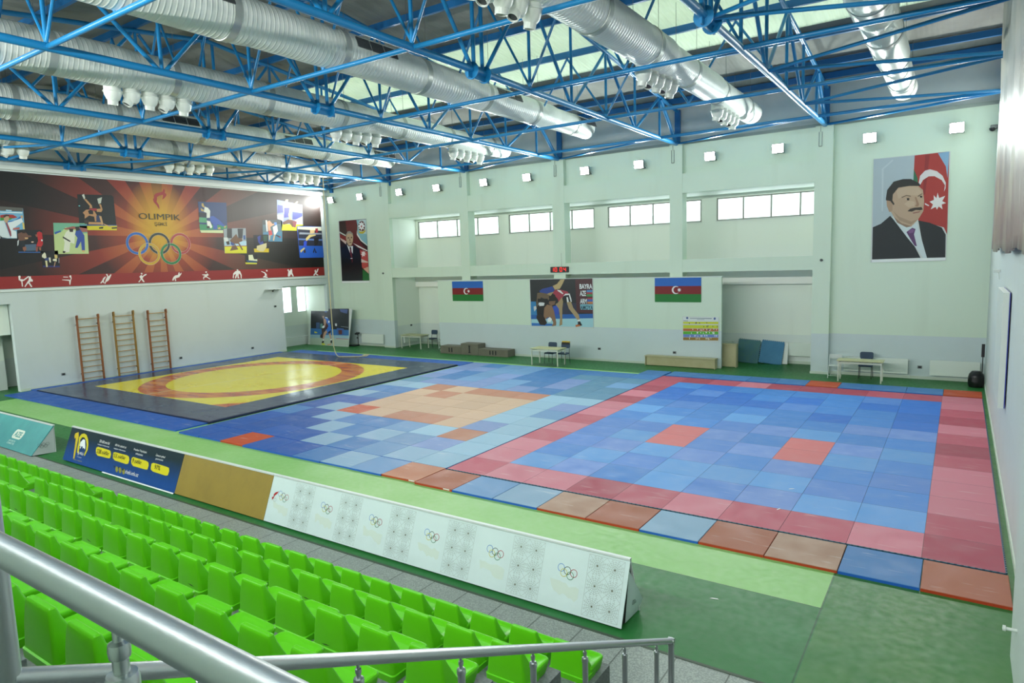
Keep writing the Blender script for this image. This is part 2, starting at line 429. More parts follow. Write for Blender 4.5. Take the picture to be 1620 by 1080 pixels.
  ('e4e6e4','-2905,711 -2900,700 -2886,704 -2892,694 -2878,682 -2893,677 -2887,664 -2902,669 -2910,658 -2916,671 -2929,668 -2923,679 -2935,686 -2920,693 -2926,705 -2912,701'),
  ('9a2a30','-2912,686 -2905,690 -2901,683 -2906,675 -2912,678'),
  ('b8a828','-2932,659 -2912,652 -2880,659 -2874,671 -2876,654 -2897,641 -2918,642 -2930,649'),
  ('0c1016','-3089,571 -3040,584 -3019,564 -2980,580 -2932,556 -2922,448 -2921,376 -3095,375 -3090,487'),
  ('dfe4e4','-3036,588 -3021,573 -2986,576 -2991,532 -3002,546 -3012,533 -3024,560'),
  ('6a2428','-3014,568 -3001,567 -2995,489 -3001,478 -3005,511 -3013,529'),
  ('14181c','-3015,570 -3003,571 -3004,559 -3014,559'),
  ('e8e8e8','-3011,507 -2996,507 -2996,503 -3012,503'),
  ('b9a080','-3037,645 -3024,656 -3001,659 -2983,649 -2979,627 -2984,602 -2999,578 -3021,579 -3035,599 -3039,621'),
  ('8f8a80','-3039,641 -3023,660 -3001,661 -2982,647 -2978,634 -2993,645 -3018,649 -3033,639'),
  ('54443a','-3026,626 -3012,627 -3013,620 -3026,620'),
  ('54443a','-2999,628 -2987,628 -2987,621 -2999,620'),
  ('7a5a48','-3011,618 -3005,618 -3003,605 -3012,604'),
  ('5a3a34','-3015,598 -2996,599 -2997,595 -3013,594'),
  ('e8ece8','-3097,375 -2867,375 -2868,363 -3095,364'),
 ],
 'portrait_b': [
  ('aab8bc','-339,773 -215,772 -211,648 -335,494'),
  ('b8c4c6','-313,737 -281,766 -278,762 -307,735 -305,591 -309,591'),
  ('a3352f','-215,772 -116,774 -112,500 -122,524 -197,552 -216,688'),
  ('7fa4c0','-148,772 -116,774 -118,687 -124,726'),
  ('2f6a4a','-216,727 -204,695 -202,675 -216,688'),
  ('8a2a2a','-184,771 -171,771 -180,638 -187,638'),
  ('d4cfcc','-200,679 -197,702 -183,718 -169,721 -149,713 -132,696 -122,672 -122,654 -126,643 -124,664 -134,682 -155,697 -172,698 -188,687 -196,671'),
  ('dcd8d4','-144,641 -139,623 -122,629 -130,612 -119,605 -131,601 -128,585 -139,595 -144,585 -148,594 -162,587 -156,603 -166,613 -154,618 -155,634 -147,623'),
  ('d4cfcc','-180,610 -167,601 -168,598 -179,604'),
  ('23282a','-335,536 -310,547 -282,573 -220,497 -186,424 -334,422'),
  ('23282a','-197,552 -163,542 -128,524 -116,500 -114,423 -172,423'),
  ('c8d4d4','-279,571 -253,551 -217,529 -201,546 -167,423 -177,423 -205,464 -227,494'),
  ('5a3a64','-231,514 -214,528 -204,523 -208,505 -198,464 -205,466 -220,493'),
  ('7a5480','-226,516 -214,524 -207,520 -211,511 -222,509'),
  ('b49a80','-286,634 -271,665 -236,674 -201,669 -187,654 -182,618 -183,583 -197,556 -217,533 -246,545 -271,569 -282,590'),
  ('bca48a','-267,661 -236,670 -201,665 -191,646 -200,637 -235,640 -259,630'),
  ('bea68c','-227,622 -210,616 -209,601 -227,598 -241,611'),
  ('a08870','-274,589 -253,555 -218,539 -197,556 -218,549 -254,568'),
  ('a78a70','-295,627 -282,628 -276,613 -276,589 -285,586 -293,607'),
  ('2c2a26','-297,635 -294,663 -275,690 -247,696 -223,694 -198,677 -194,668 -226,671 -260,668 -276,646 -277,626 -270,613 -273,609 -283,624 -297,628'),
  ('6a5848','-250,635 -235,641 -222,637 -222,634 -235,638 -248,632'),
  ('6a5848','-202,635 -190,642 -187,641 -200,632'),
  ('c8b8a4','-238,627 -231,630 -224,626 -231,623'),
  ('26221e','-234,630 -226,630 -226,622 -233,623'),
  ('c8b8a4','-197,631 -190,633 -187,630 -195,628'),
  ('26221e','-195,635 -188,634 -188,628 -195,629'),
  ('9a7a62','-210,632 -206,632 -196,607 -199,598 -209,601 -204,608'),
  ('3a332c','-230,585 -223,593 -209,596 -199,596 -189,597 -185,588 -193,586 -205,588 -217,583'),
  ('8a5a50','-215,579 -191,583 -195,579 -212,576'),
  ('8a7260','-271,569 -246,545 -217,533 -231,530 -260,548'),
  ('e4eae6','-334,422 -114,423 -113,414 -334,412'),
 ],
 'wrestlers': [
  ('1c2226','-1763,369 -1433,370 -1433,193 -1432,151 -1762,149 -1762,265'),
  ('2b2f44','-1588,260 -1504,260 -1505,193 -1646,190'),
  ('2f7fb4','-1762,265 -1733,265 -1728,185 -1763,181'),
  ('1f5fa8','-1763,201 -1434,212 -1434,191 -1761,181'),
  ('2c4fb0','-1641,243 -1607,253 -1608,207 -1635,204'),
  ('9fccd4','-1761,181 -1432,192 -1432,151 -1762,149'),
  ('2f6fb8','-1760,163 -1647,162 -1640,152 -1760,149'),
  ('4a2228','-1520,367 -1433,369 -1434,213 -1516,218'),
  ('7fb8c4','-1497,254 -1432,255 -1432,230 -1496,230'),
  ('4f86b8','-1462,319 -1433,319 -1434,309 -1463,309'),
  ('a03a44','-1463,309 -1434,309 -1434,300 -1463,300'),
  ('3a8a50','-1463,300 -1434,300 -1434,290 -1463,290'),
  ('a03a44','-1459,284 -1433,284 -1433,277 -1459,277'),
  ('3a62b0','-1459,277 -1433,277 -1433,267 -1459,266'),
  ('c07a44','-1459,266 -1433,267 -1434,257 -1459,257'),
  ('b8a070','-1616,347 -1597,367 -1574,369 -1586,347 -1601,325 -1628,321 -1639,338'),
  ('24408c','-1712,315 -1696,325 -1642,336 -1628,321 -1643,305 -1670,302 -1708,308'),
  ('6a5844','-1731,252 -1724,305 -1708,308 -1666,302 -1651,292 -1663,272 -1705,285 -1716,252 -1726,239'),
  ('14161a','-1723,279 -1667,279 -1664,253 -1684,233 -1693,189 -1686,156 -1713,155 -1733,188 -1723,212'),
  ('e0e4e4','-1716,259 -1702,261 -1685,259 -1689,246 -1714,244'),
  ('8a6a50','-1687,236 -1671,252 -1645,246 -1634,220 -1624,168 -1625,154 -1648,150 -1640,167 -1654,193 -1673,190 -1685,179 -1692,199'),
  ('241c18','-1733,198 -1711,206 -1689,193 -1674,166 -1686,154 -1713,155'),
  ('e8ecec','-1671,185 -1658,193 -1647,184 -1655,170 -1670,170'),
  ('a03244','-1639,305 -1628,320 -1598,321 -1561,312 -1554,302 -1576,299 -1591,279 -1607,260 -1614,279 -1628,292'),
  ('dadcd8','-1615,321 -1598,318 -1583,303 -1587,300 -1613,315'),
  ('1c1e26','-1584,289 -1569,300 -1550,300 -1544,266 -1562,263 -1573,279'),
  ('e4e6e4','-1584,292 -1572,302 -1550,303 -1542,279 -1540,265 -1545,265 -1554,297 -1572,295'),
  ('e4e6e4','-1567,286 -1560,287 -1555,265 -1564,262'),
  ('a08a64','-1591,286 -1585,266 -1590,234 -1592,159 -1608,152 -1603,194 -1609,233 -1626,253 -1614,260'),
  ('a8926c','-1566,263 -1544,266 -1533,238 -1505,206 -1500,185 -1513,183 -1534,209 -1556,234'),
  ('e8e8e4','-1511,184 -1499,185 -1499,177 -1511,176'),
  ('16181c','-1511,175 -1499,177 -1488,158 -1524,154 -1510,164'),
  ('c07040','-1523,160 -1503,162 -1495,155 -1521,150'),
  ('1c1814','-1661,289 -1647,300 -1628,299 -1621,279 -1629,266 -1656,266'),
  ('7a5c48','-1659,267 -1625,269 -1630,253 -1649,246 -1662,256'),
  ('a08a64','-1639,305 -1632,312 -1662,305 -1670,300 -1651,292'),
  ('c8ccc8','-1745,242 -1732,244 -1730,232 -1742,218 -1746,232'),
 ],
 'leaning': [
  ('1a1c26','-3337,217 -3005,221 -2985,70 -3316,59'),
  ('2f6aa8','-3322,98 -2989,97 -2984,65 -3317,59'),
  ('8fb0bc','-3318,60 -2984,65 -2981,45 -3315,37'),
  ('a8b8a8','-3316,41 -2981,45 -2974,4 -3310,-1'),
  ('b07078','-3089,46 -2981,46 -2981,42 -3088,42'),
  ('37507a','-3277,134 -3246,135 -3240,100 -3272,99'),
  ('5a8a80','-3239,128 -3219,129 -3214,101 -3235,100'),
  ('3a5a9a','-3093,106 -3033,104 -3028,70 -3082,70'),
  ('5a302c','-3076,94 -3046,95 -3042,70 -3070,69'),
  ('202430','-3111,149 -3075,157 -3068,108 -3097,104'),
  ('c8ccd0','-3111,132 -3094,132 -3092,116 -3107,118'),
  ('3c5ca0','-3215,212 -3190,214 -3190,196 -3211,198'),
  ('4a5a8c','-3084,217 -3014,216 -3016,192 -3041,195 -3072,201'),
  ('8a9498','-3059,117 -2995,114 -2994,111 -3059,115'),
  ('c9c030','-3285,81 -3257,75 -3257,70 -3283,70'),
  ('2f6ac0','-3208,164 -3199,170 -3177,163 -3160,148 -3145,120 -3139,93 -3153,71 -3175,81 -3174,105 -3183,133 -3196,154'),
  ('dfe8e8','-3204,168 -3183,167 -3177,161 -3198,164'),
  ('d8dce0','-3172,147 -3157,146 -3160,134 -3170,135'),
  ('b08a78','-3215,157 -3200,159 -3188,147 -3188,112 -3197,108 -3209,133'),
  ('2a2220','-3232,185 -3217,190 -3199,186 -3201,168 -3223,175'),
  ('a08070','-3231,174 -3210,175 -3210,159 -3220,159'),
  ('e4e8e8','-3221,111 -3204,119 -3197,108 -3211,96'),
  ('3a2c2c','-3224,97 -3199,105 -3187,91 -3198,63 -3205,40 -3227,44 -3229,58 -3215,69'),
  ('4a2a30','-3188,133 -3172,127 -3165,113 -3187,91 -3198,98'),
  ('b8927a','-3198,77 -3177,91 -3170,78 -3187,56 -3194,35 -3202,35 -3203,59'),
  ('b8927a','-3158,71 -3145,82 -3133,58 -3127,41 -3135,37 -3149,58'),
  ('2a2430','-3164,78 -3141,93 -3139,79 -3153,68'),
  ('e8eaea','-3202,35 -3192,36 -3193,26 -3199,26'),
  ('e8eaea','-3136,39 -3126,40 -3124,31 -3133,30'),
  ('181a20','-3210,13 -3203,27 -3190,26 -3191,12'),
  ('181a20','-3133,32 -3119,32 -3118,15 -3132,16'),
  ('c8d040','-3213,10 -3191,13 -3171,4 -3199,0'),
  ('c88a60','-3166,5 -3129,12 -3119,10 -3148,2'),
 ],
 'chart': [
  ('d4dcd8','-1018,206 -870,208 -869,109 -1020,107'),
  ('c9cf2c','-1017,186 -871,189 -871,180 -1017,178'),
  ('c4ccc0','-1017,178 -871,180 -871,175 -1017,172'),
  ('c4cf2c','-1017,172 -871,175 -871,162 -1017,159'),
  ('b5682c','-1017,158 -871,161 -871,150 -1017,147'),
  ('55b028','-1017,146 -871,149 -871,138 -1017,134'),
  ('6a84c4','-1017,134 -871,137 -871,126 -1017,122'),
  ('94742c','-1017,121 -871,125 -871,113 -1017,109'),
  ('2a3040','-966,184 -964,185 -962,182 -963,178 -965,178 -964,181'),
  ('2a3040','-950,184 -948,185 -946,182 -947,179 -949,179 -949,182'),
  ('2a3040','-920,186 -918,187 -916,185 -917,181 -919,181 -919,184'),
  ('2a3040','-993,182 -990,183 -989,180 -989,177 -992,177 -991,180'),
  ('2a3040','-963,185 -961,186 -959,183 -960,180 -962,180 -962,183'),
  ('2a3040','-877,172 -875,173 -873,171 -874,167 -876,167 -876,170'),
  ('2a3040','-895,172 -893,173 -892,170 -892,167 -895,167 -894,170'),
  ('2a3040','-918,172 -916,173 -915,171 -915,167 -918,167 -917,170'),
  ('2a3040','-919,170 -917,171 -915,168 -916,165 -918,165 -918,168'),
  ('2a3040','-932,170 -930,171 -928,168 -929,165 -931,165 -931,168'),
  ('2a3040','-915,173 -912,174 -911,171 -912,168 -914,168 -913,171'),
  ('e8e8e8','-904,158 -902,159 -901,156 -901,153 -904,153 -903,156'),
  ('e8e8e8','-958,158 -956,159 -954,157 -955,153 -957,153 -957,156'),
  ('e8e8e8','-892,159 -890,159 -888,157 -889,153 -891,153 -891,156'),
  ('e8e8e8','-909,157 -907,158 -905,155 -906,152 -908,151 -908,155'),
  ('e8e8e8','-910,156 -907,157 -906,155 -907,151 -909,151 -908,154'),
  ('e8e8e8','-947,156 -945,157 -943,154 -944,151 -946,151 -946,154'),
  ('e8e8e8','-941,155 -939,156 -937,154 -938,150 -940,150 -940,153'),
  ('e8e8e8','-891,160 -888,161 -887,158 -888,155 -890,155 -889,158'),
  ('e8e8e8','-978,157 -976,158 -974,155 -975,152 -977,152 -977,155'),
  ('e8e8e8','-881,159 -878,160 -877,157 -878,154 -880,154 -879,157'),
  ('e8e8e8','-920,158 -918,159 -916,157 -917,153 -919,153 -919,156'),
  ('e8e8e8','-934,158 -932,159 -930,156 -931,153 -933,152 -933,155'),
  ('3a3a50','-952,156 -950,157 -948,155 -949,151 -951,151 -951,154'),
  ('3a3a50','-925,156 -923,157 -921,154 -922,151 -924,151 -923,154'),
  ('3a3a50','-913,156 -911,157 -909,155 -910,151 -912,151 -912,154'),
  ('3a3a50','-893,157 -891,158 -889,155 -890,152 -892,152 -892,155'),
  ('3a3a50','-915,159 -912,160 -911,157 -912,154 -914,154 -913,157'),
  ('3a3a50','-893,157 -890,158 -889,155 -890,152 -892,152 -891,155'),
  ('3a3a50','-888,158 -885,159 -884,157 -885,153 -887,153 -886,156'),
  ('3a3a50','-910,159 -908,160 -906,157 -907,154 -909,154 -908,157'),
  ('e8f0e8','-896,146 -894,147 -892,144 -893,141 -895,140 -895,143'),
  ('e8f0e8','-960,145 -958,146 -956,144 -957,140 -959,140 -959,143'),
  ('e8f0e8','-893,144 -891,145 -889,143 -890,139 -892,139 -892,142'),
  ('e8f0e8','-984,142 -981,143 -980,140 -980,137 -983,137 -982,140'),
  ('e8f0e8','-945,145 -943,146 -941,144 -942,140 -944,140 -944,143'),
  ('e8f0e8','-959,143 -957,144 -955,141 -956,138 -958,138 -958,141'),
  ('e8f0e8','-891,148 -889,149 -887,146 -888,143 -890,142 -890,145'),
  ('e8f0e8','-921,147 -919,148 -917,145 -918,142 -920,141 -920,145'),
  ('e8f0e8','-909,146 -907,147 -905,144 -906,141 -908,141 -908,144'),
  ('e8f0e8','-890,144 -888,145 -886,143 -887,139 -889,139 -889,142'),
  ('e8f0e8','-934,143 -932,144 -930,141 -931,138 -933,138 -933,141'),
  ('e8f0e8','-957,145 -955,146 -953,144 -954,140 -956,140 -956,143'),
  ('e8f0e8','-923,147 -921,148 -919,145 -920,142 -922,141 -922,144'),
  ('e8ecf4','-971,132 -968,132 -967,130 -967,126 -970,126 -969,129'),
  ('e8ecf4','-922,134 -919,135 -918,133 -919,129 -921,129 -920,132'),
  ('e8ecf4','-989,129 -987,130 -985,128 -986,124 -988,124 -988,127'),
  ('e8ecf4','-957,130 -954,131 -953,128 -954,125 -956,125 -955,128'),
  ('e8ecf4','-888,134 -886,135 -885,133 -885,129 -887,129 -887,132'),
  ('e8ecf4','-939,132 -937,133 -935,131 -936,127 -938,127 -938,130'),
  ('e8ecf4','-918,133 -916,134 -914,131 -915,128 -917,128 -916,131'),
  ('e8ecf4','-928,132 -925,133 -924,131 -925,127 -927,127 -926,130'),
  ('e8ecf4','-883,134 -881,135 -879,133 -880,129 -882,129 -882,132'),
  ('e8ecf4','-943,131 -941,132 -939,130 -940,126 -942,126 -941,129'),
  ('e8ecf4','-966,132 -963,133 -962,130 -963,127 -965,127 -964,130'),
  ('e8ecf4','-879,134 -877,135 -875,133 -876,129 -878,129 -878,132'),
  ('e8ecf4','-929,134 -927,135 -925,133 -926,129 -928,129 -928,132'),
  ('e8ecf4','-945,132 -942,133 -941,130 -942,127 -944,127 -943,130'),
  ('e4dcc8','-992,118 -990,119 -988,116 -989,113 -991,113 -990,116'),
  ('e4dcc8','-919,122 -917,123 -915,121 -916,117 -918,117 -918,120'),
  ('e4dcc8','-920,121 -917,122 -916,119 -917,116 -919,116 -918,119'),
  ('e4dcc8','-914,122 -911,123 -910,120 -911,116 -913,116 -912,119'),
  ('e4dcc8','-910,120 -908,121 -906,119 -907,115 -909,115 -909,118'),
  ('e4dcc8','-992,120 -989,121 -988,118 -988,115 -991,114 -990,118'),
  ('e4dcc8','-914,119 -912,120 -910,118 -911,114 -913,114 -913,117'),
  ('e4dcc8','-964,119 -962,120 -960,118 -961,114 -963,114 -963,117'),
  ('e4dcc8','-924,121 -922,122 -920,120 -921,116 -923,116 -922,119'),
  ('e4dcc8','-951,120 -948,121 -947,119 -948,115 -950,115 -949,118'),
  ('e4dcc8','-950,119 -948,120 -946,118 -947,114 -949,114 -949,117'),
  ('e4dcc8','-958,120 -956,121 -954,118 -955,115 -957,115 -957,118'),
  ('e4dcc8','-903,123 -901,124 -899,122 -900,118 -902,118 -901,121'),
  ('3a5a90','-1004,204 -1000,207 -995,204 -995,199 -1000,197 -1004,199'),
  ('3a5a90','-890,204 -886,207 -882,205 -882,199 -886,196 -890,199'),
  ('6a7a84','-988,202 -898,203 -898,200 -988,200'),
  ('8a9aa0','-959,197 -928,197 -928,195 -959,195'),
  ('50585c','-1016,191 -996,191 -996,189 -1016,189'),
 ],
 'bluebanner': [
  ('c9b41c','-1878,61 -1877,68 -1863,73 -1856,63 -1853,47 -1845,10 -1852,9 -1860,36 -1868,59 -1872,55'),
  ('c9c01c','-1847,47 -1853,61 -1845,70 -1834,73 -1820,71 -1807,62 -1798,50 -1794,37 -1800,22 -1805,24 -1802,36 -1806,49 -1816,59 -1828,64 -1838,63 -1843,56 -1838,41 -1832,24 -1841,25 -1846,38'),
  ('e0e8ea','-1838,42 -1839,51 -1830,59 -1820,59 -1809,43 -1807,37 -1817,40 -1820,37 -1821,42 -1829,42 -1830,36 -1834,37 -1833,42'),
  ('cfc61c','-1756,42 -1757,48 -1750,51 -1700,50 -1690,49 -1683,42 -1683,33 -1689,32 -1741,31 -1751,35'),
  ('cfc61c','-1675,40 -1675,47 -1669,49 -1615,49 -1605,47 -1600,41 -1600,32 -1608,30 -1659,31 -1669,34'),
  ('cfc61c','-1591,39 -1592,46 -1587,49 -1532,48 -1521,46 -1517,40 -1518,31 -1526,30 -1578,30 -1587,34'),
  ('cfc61c','-1507,38 -1508,45 -1502,48 -1449,47 -1439,46 -1435,40 -1436,31 -1443,29 -1495,30 -1505,33'),
  ('8c8c3a','-1647,12 -1648,18 -1644,20 -1638,18 -1634,12 -1635,8 -1640,7'),
  ('8c8c3a','-1632,13 -1633,18 -1630,20 -1623,18 -1619,13 -1620,8 -1625,7'),
  ('8c8c3a','-1617,13 -1618,18 -1614,19 -1607,18 -1604,12 -1604,8 -1610,7'),
 ],
}

# ================================================================ SETTING
XL, XR, YB, YN, ZT = -31.8, 0.12, 16.1, -11.75, 9.1     # left wall, right wall, far wall, near wall, ledge under the roof
# ---- wall paint: pale green above, bluish white skirting band below 1.52 m
def wall_mat(name, up, low, zsplit=1.52):
    w = NT(name, .55); n = w.noise(1.1); st = w.noise(1.0, w.stretch(1.7, 1.7, .18), 6)
    c = w.mix(w.ramp(st, .55, .8, 0, .16), up, 'A3AD92'); l = w.mix(w.ramp(n, .45, .8, 0, .15), low, 'A9B3B0')
    w.base(w.mix(w.gt(w.z, zsplit), l, c)); w.bump(w.noise(30), .05, .01); return w.m
M_WALL = wall_mat('wall_paint', 'CFE1CC', 'C4D3D2')
M_WALL_SHADED = wall_mat('wall_paint_shaded', 'C3CECB', 'C3CECB')  # same wall paint, greyed in its colour to stand for weaker light
M_RECESS = wall_mat('recess_paint', 'E4EDE0', 'D8E2DC', 1.2)
M_UPPER = mat('upper_wall_panel', 'D6DAD4', .6, noise=(.9, .5, 'C6CAC4'))
M_TRIM = mat('white_trim', 'D2DAD4', .5)
M_BASE = mat('baseboard_paint', 'C0CDBE', .5)
M_SOFF = mat('beam_grey', 'E6E6DE', .6)
M_ALU = mat('window_frame_grey', '7E8378', .4)
M_DARKFR = mat('reveal_white', 'CBD0CC', .5)

# ---- floor: dark green sports vinyl with a light green court area
f = NT('sports_vinyl', .4); n1 = f.noise(.55); n2 = f.noise(2.2, f.stretch(.35, 1, 1)); n3 = f.noise(9)
lightzone = f.math('MULTIPLY', f.band(f.x, -30.2, -2.0), f.band(f.y, -2.2, 13.42))
dark = f.mix(f.ramp(n2, .3, .8), '22662F', '2D7038'); dark = f.mix(f.ramp(n1, .5, .8, 0, .5), dark, '44805A'); 
right = f.math('MULTIPLY', f.gt(f.x, -1.98), f.lt(f.y, 14)); dark = f.mix(f.math('MULTIPLY', right, f.ramp(f.noise(1.1), .4, .75, .2, .7)), dark, '4C7836')
light = f.mix(f.ramp(n1, .3, .75), '7DB464', '8EBE78'); light = f.mix(f.ramp(n1, .5, .85, 0, .3), light, '9CC68C')
c = f.mix(lightzone, dark, light)
seam = f.math('ADD', f.math('MULTIPLY', f.band(f.x, -2.012, -1.992), f.lt(f.y, 0)), f.math('MULTIPLY', f.band(f.y, -2.215, -2.2), f.band(f.x, -30.2, -1.98)))
c = f.mix(f.math('MULTIPLY', seam, .8), c, '1F4A2B'); f.base(c); f.b.inputs['Specular IOR Level'].default_value = .2; f.rough(f.ramp(n3, .3, .7, .36, .5))
mb = MB(); mb.box(XL-2.2, XR+.3, -4.17, YB+2.3, -.2, 0); struct(mb.build('floor', f.m))
# ---- stone paving in front of the stand, .6 m slabs
g = NT('granite_slabs', .5); sp = g.noise(55, None, 2); big = g.noise(.9)
c = g.mix(g.ramp(sp, .4, .62), '7A8480', '99A39C'); c = g.mix(g.ramp(big, .4, .7, 0, .35), c, '7D8983')
jx = g.lt(g.math('ABSOLUTE', g.math('SUBTRACT', g.math('FRACT', g.math('MULTIPLY', g.math('SUBTRACT', g.x, .1), 1/.6)), .5)), .014)
jy = g.lt(g.math('ABSOLUTE', g.math('SUBTRACT', g.math('FRACT', g.math('MULTIPLY', g.math('ADD', g.y, .52), 1/1.0)), .5)), .007)
c = g.mix(g.math('MULTIPLY', g.math('MAXIMUM', jx, jy), .75), c, '3C443F'); g.base(c)
M_GRAN = g.m
mb = MB(); mb.box(XL-2.2, XR+.3, YN, -4.17, -.2, 0.006); struct(mb.build('floor', M_GRAN))
mb = MB(); mb.box(XL, XR, -4.19, -4.15, -.05, .012); struct(mb.build('trim_1', mat('joint_dark', '3A4A3A', .6)))

# ---- far wall: pilasters, beams, four upper and lower recesses
PX = [(-27.5, -26.7), (-21.82, -21.28), (-16.39, -15.77), (-10.79, -10.25), (-5.27, -4.67)]
mb = MB(); mb.box(XL-2.2, PX[0][0], YB, YB+.3, 0, ZT); struct(mb.build('wall_back', M_WALL))
mb = MB(); mb.box(PX[4][1], XR+.3, YB, YB+.3, 0, ZT); struct(mb.build('wall_back', M_WALL))
mb = MB(); mb.box(PX[0][0], PX[4][1], YB, YB+.3, 7.9, ZT); struct(mb.build('wall_back', M_WALL))          # upper panels, set back
mb = MB(); mb.box(PX[0][1], PX[4][0], 15.88, YB+.3, 7.12, 7.9); struct(mb.build('trim_6', M_WALL))          # head beam
mb = MB(); mb.box(PX[0][1], PX[4][0], 15.88, YB+.3, 3.9, 4.42); struct(mb.build('trim_7', M_WALL))          # sill beam
for i, (a, b) in enumerate(PX): mb = MB(); mb.box(a, b, 15.86, YB+(.0 if i in (0, 4) else .3), 0, ZT-.02); struct(mb.build('trim_%d' % (8+i), M_WALL))
mb = MB()                                                                                      # back of the recesses
zs0, zs1 = 6.02, 6.98
mb.box(-26.9, -5.0, 18.0, 18.25, 0, zs0); mb.box(-26.9, -5.0, 18.0, 18.25, zs1, 7.3)
WIN = [(-26.55, -20.9), (-20.28, -15.33), (-14.63, -10.15), (-9.5, -5.02)]
prev = -26.9
for a, b in WIN+[(-5.0, -5.0)]:
    if a > prev: mb.box(prev, a, 18.0, 18.25, zs0, zs1)
    prev = b
for x in (-26.9, -5.27): mb.box(x, x+.2, YB, 18.0, 0, 7.9)
mb.box(-26.9, -5.0, YB+.3, 18.25, 7.12, 7.4)
struct(mb.build('wall_recess', M_RECESS))
mb = MB(); mb.box(-26.7, -5.27, 17.75, 18.0, 3.3, 4.2); struct(mb.build('trim_2', M_SOFF))
# windows in the recesses
M_GLASS = bpy.data.materials.new('window_glass'); M_GLASS.use_nodes = True; nt = M_GLASS.node_tree; nt.nodes.remove(nt.nodes['Principled BSDF'])
tr = nt.nodes.new('ShaderNodeBsdfTransparent'); tr.inputs[0].default_value = (.93, .97, .95, 1); gl = nt.nodes.new('ShaderNodeBsdfGlossy'); gl.inputs['Roughness'].default_value = .03
mxs = nt.nodes.new('ShaderNodeMixShader'); mxs.inputs[0].default_value = .06; nt.links.new(tr.outputs[0], mxs.inputs[1]); nt.links.new(gl.outputs[0], mxs.inputs[2]); nt.links.new(mxs.outputs[0], nt.nodes['Material Output'].inputs[0])
for i, (a, b) in enumerate(WIN):
    fr = MB(); n = 4; w = (b-a)/n; y0, y1 = 18.03, 18.09
    fr.box(a, b, y0, y1, zs0, zs0+.05); fr.box(a, b, y0, y1, zs1-.05, zs1); 
    for k in range(n+1): xx = min(max(a+k*w-.03, a), b-.06); fr.box(xx, xx+.06, y0, y1, zs0+.05, zs1-.05)
    o = struct(fr.build('window_%d' % (i+1), M_ALU))
    p = MB(); 
    for k in range(n): p.box(a+k*w+.03, a+(k+1)*w-.03, 18.055, 18.063, zs0+.05, zs1-.05)
    p.build('pane', M_GLASS, o)
    s = MB(); s.box(a-.02, b+.02, 17.96, 18.03, zs0-.03, zs0); s.build('sill', M_TRIM, o)
# hillside seen as haze through the glass
mb = MB(); mb.v = []; 
pts = [(-75, 60), (-60, 60), (-45, 60), (-30, 60), (-15, 60), (0, 60), (25, 60)]
hts = [3, 10, 14, 9, 12, 8, 4]
for (x, y), h in zip(pts, hts): mb.v += [(x, y, -3), (x, y, h), (x, y+14, h*.7), (x, y+14, -3)]
for i in range(6):
    for k in range(4): mb.f.append([i*4+k, i*4+(k+1) % 4, i*4+4+(k+1) % 4, i*4+4+k]); mb.mi.append(0); mb.sm.append(True)
struct(mb.build('hillside', mat('pale_hill', 'C2CFC6', .9)))

# partition in front of the lower recesses
mb = MB(); mb.box(-23.35, -8.6, 15.74, 15.86, 0, 3.69); struct(mb.build('wall_partition', M_WALL))
mb = MB(); mb.box(-23.4, -8.57, 15.72, 15.86, 3.69, 3.72); struct(mb.build('trim_3', M_TRIM))
mb = MB()
for a, b, y in ((-31.8, -27.5, YB), (-4.67, XR, YB)): mb.box(a, b, y-.035, y, 0, .1)
for a, b in (PX[0], PX[4]): mb.box(a-.02, b+.02, 15.83, 15.86, 0, .09)
mb.box(-23.35, -8.6, 15.71, 15.74, 0, .09); mb.box(-26.7, -5.27, 17.96, 18.0, 0, .12)
struct(mb.build('baseboard_back', M_BASE))

# ---- left wall with two recesses and the long ledge over the banner
mb = MB(); t = .25
mb.box(XL-t, XL, -.28, 12.5, 0, ZT); mb.box(XL-t, XL, YN, -.28, 3.52, ZT); mb.box(XL-t, XL, 12.5, YB, 3.6, ZT); mb.box(XL-t, XL, 15.62, YB, 0, 3.6)
mb.box(XL-t, XL, YN, -3.6, 0, 3.52)
struct(mb.build('wall_left', M_WALL_SHADED))
mb = MB()
mb.box(-33.9, -33.75, -3.6, 16.1, 0, 1.95); mb.box(-33.9, -33.75, -3.6, 13.9, 1.95, 3.6); mb.box(-33.9, -33.75, 15.65, 16.1, 1.95, 3.6); mb.box(-33.9, -33.75, 14.62, 14.95, 1.95, 3.6)
mb.box(-33.9, XL-t, -3.6, 16.1, 3.52, 3.7)
mb.box(-33.75, XL-t, 15.62, 15.8, 0, 3.52); mb.box(-33.75, XL-t, 12.3, 12.48, 0, 3.52); mb.box(-33.0, XL-t, -1.2, -.3, 2.3, 3.52); mb.box(-33.2, -33.0, -3.6, -.3, 0, 3.52)
mb.box(-33.75, -33.55, 12.5, 15.62, 0, .5)
struct(mb.build('wall_left', M_RECESS))
for i, (a, b) in enumerate(((13.9, 14.62), (14.95, 15.65))):
    fr = MB(); x = -33.83
    fr.box(x, x+.06, a, b, 1.95, 2.0); fr.box(x, x+.06, a, b, 3.5, 3.55); fr.box(x, x+.06, a, a+.05, 2.0, 3.5); fr.box(x, x+.06, b-.05, b, 2.0, 3.5)
    o = struct(fr.build('window_%d' % (5+i), M_TRIM)); p = MB(); p.box(x+.02, x+.03, a+.05, b-.05, 2.0, 3.5); p.build('pane', M_GLASS, o)
mb = MB(); mb.box(XL, XL+.16, YN, YB, 8.74, 8.9); mb.box(XL, XL+.05, YN, 15.65, 4.0, 4.08); struct(mb.build('trim_4', M_TRIM))
mb = MB(); mb.box(XL, XL+.02, -.28, 12.5, .0, .1); struct(mb.build('baseboard_left', M_BASE))

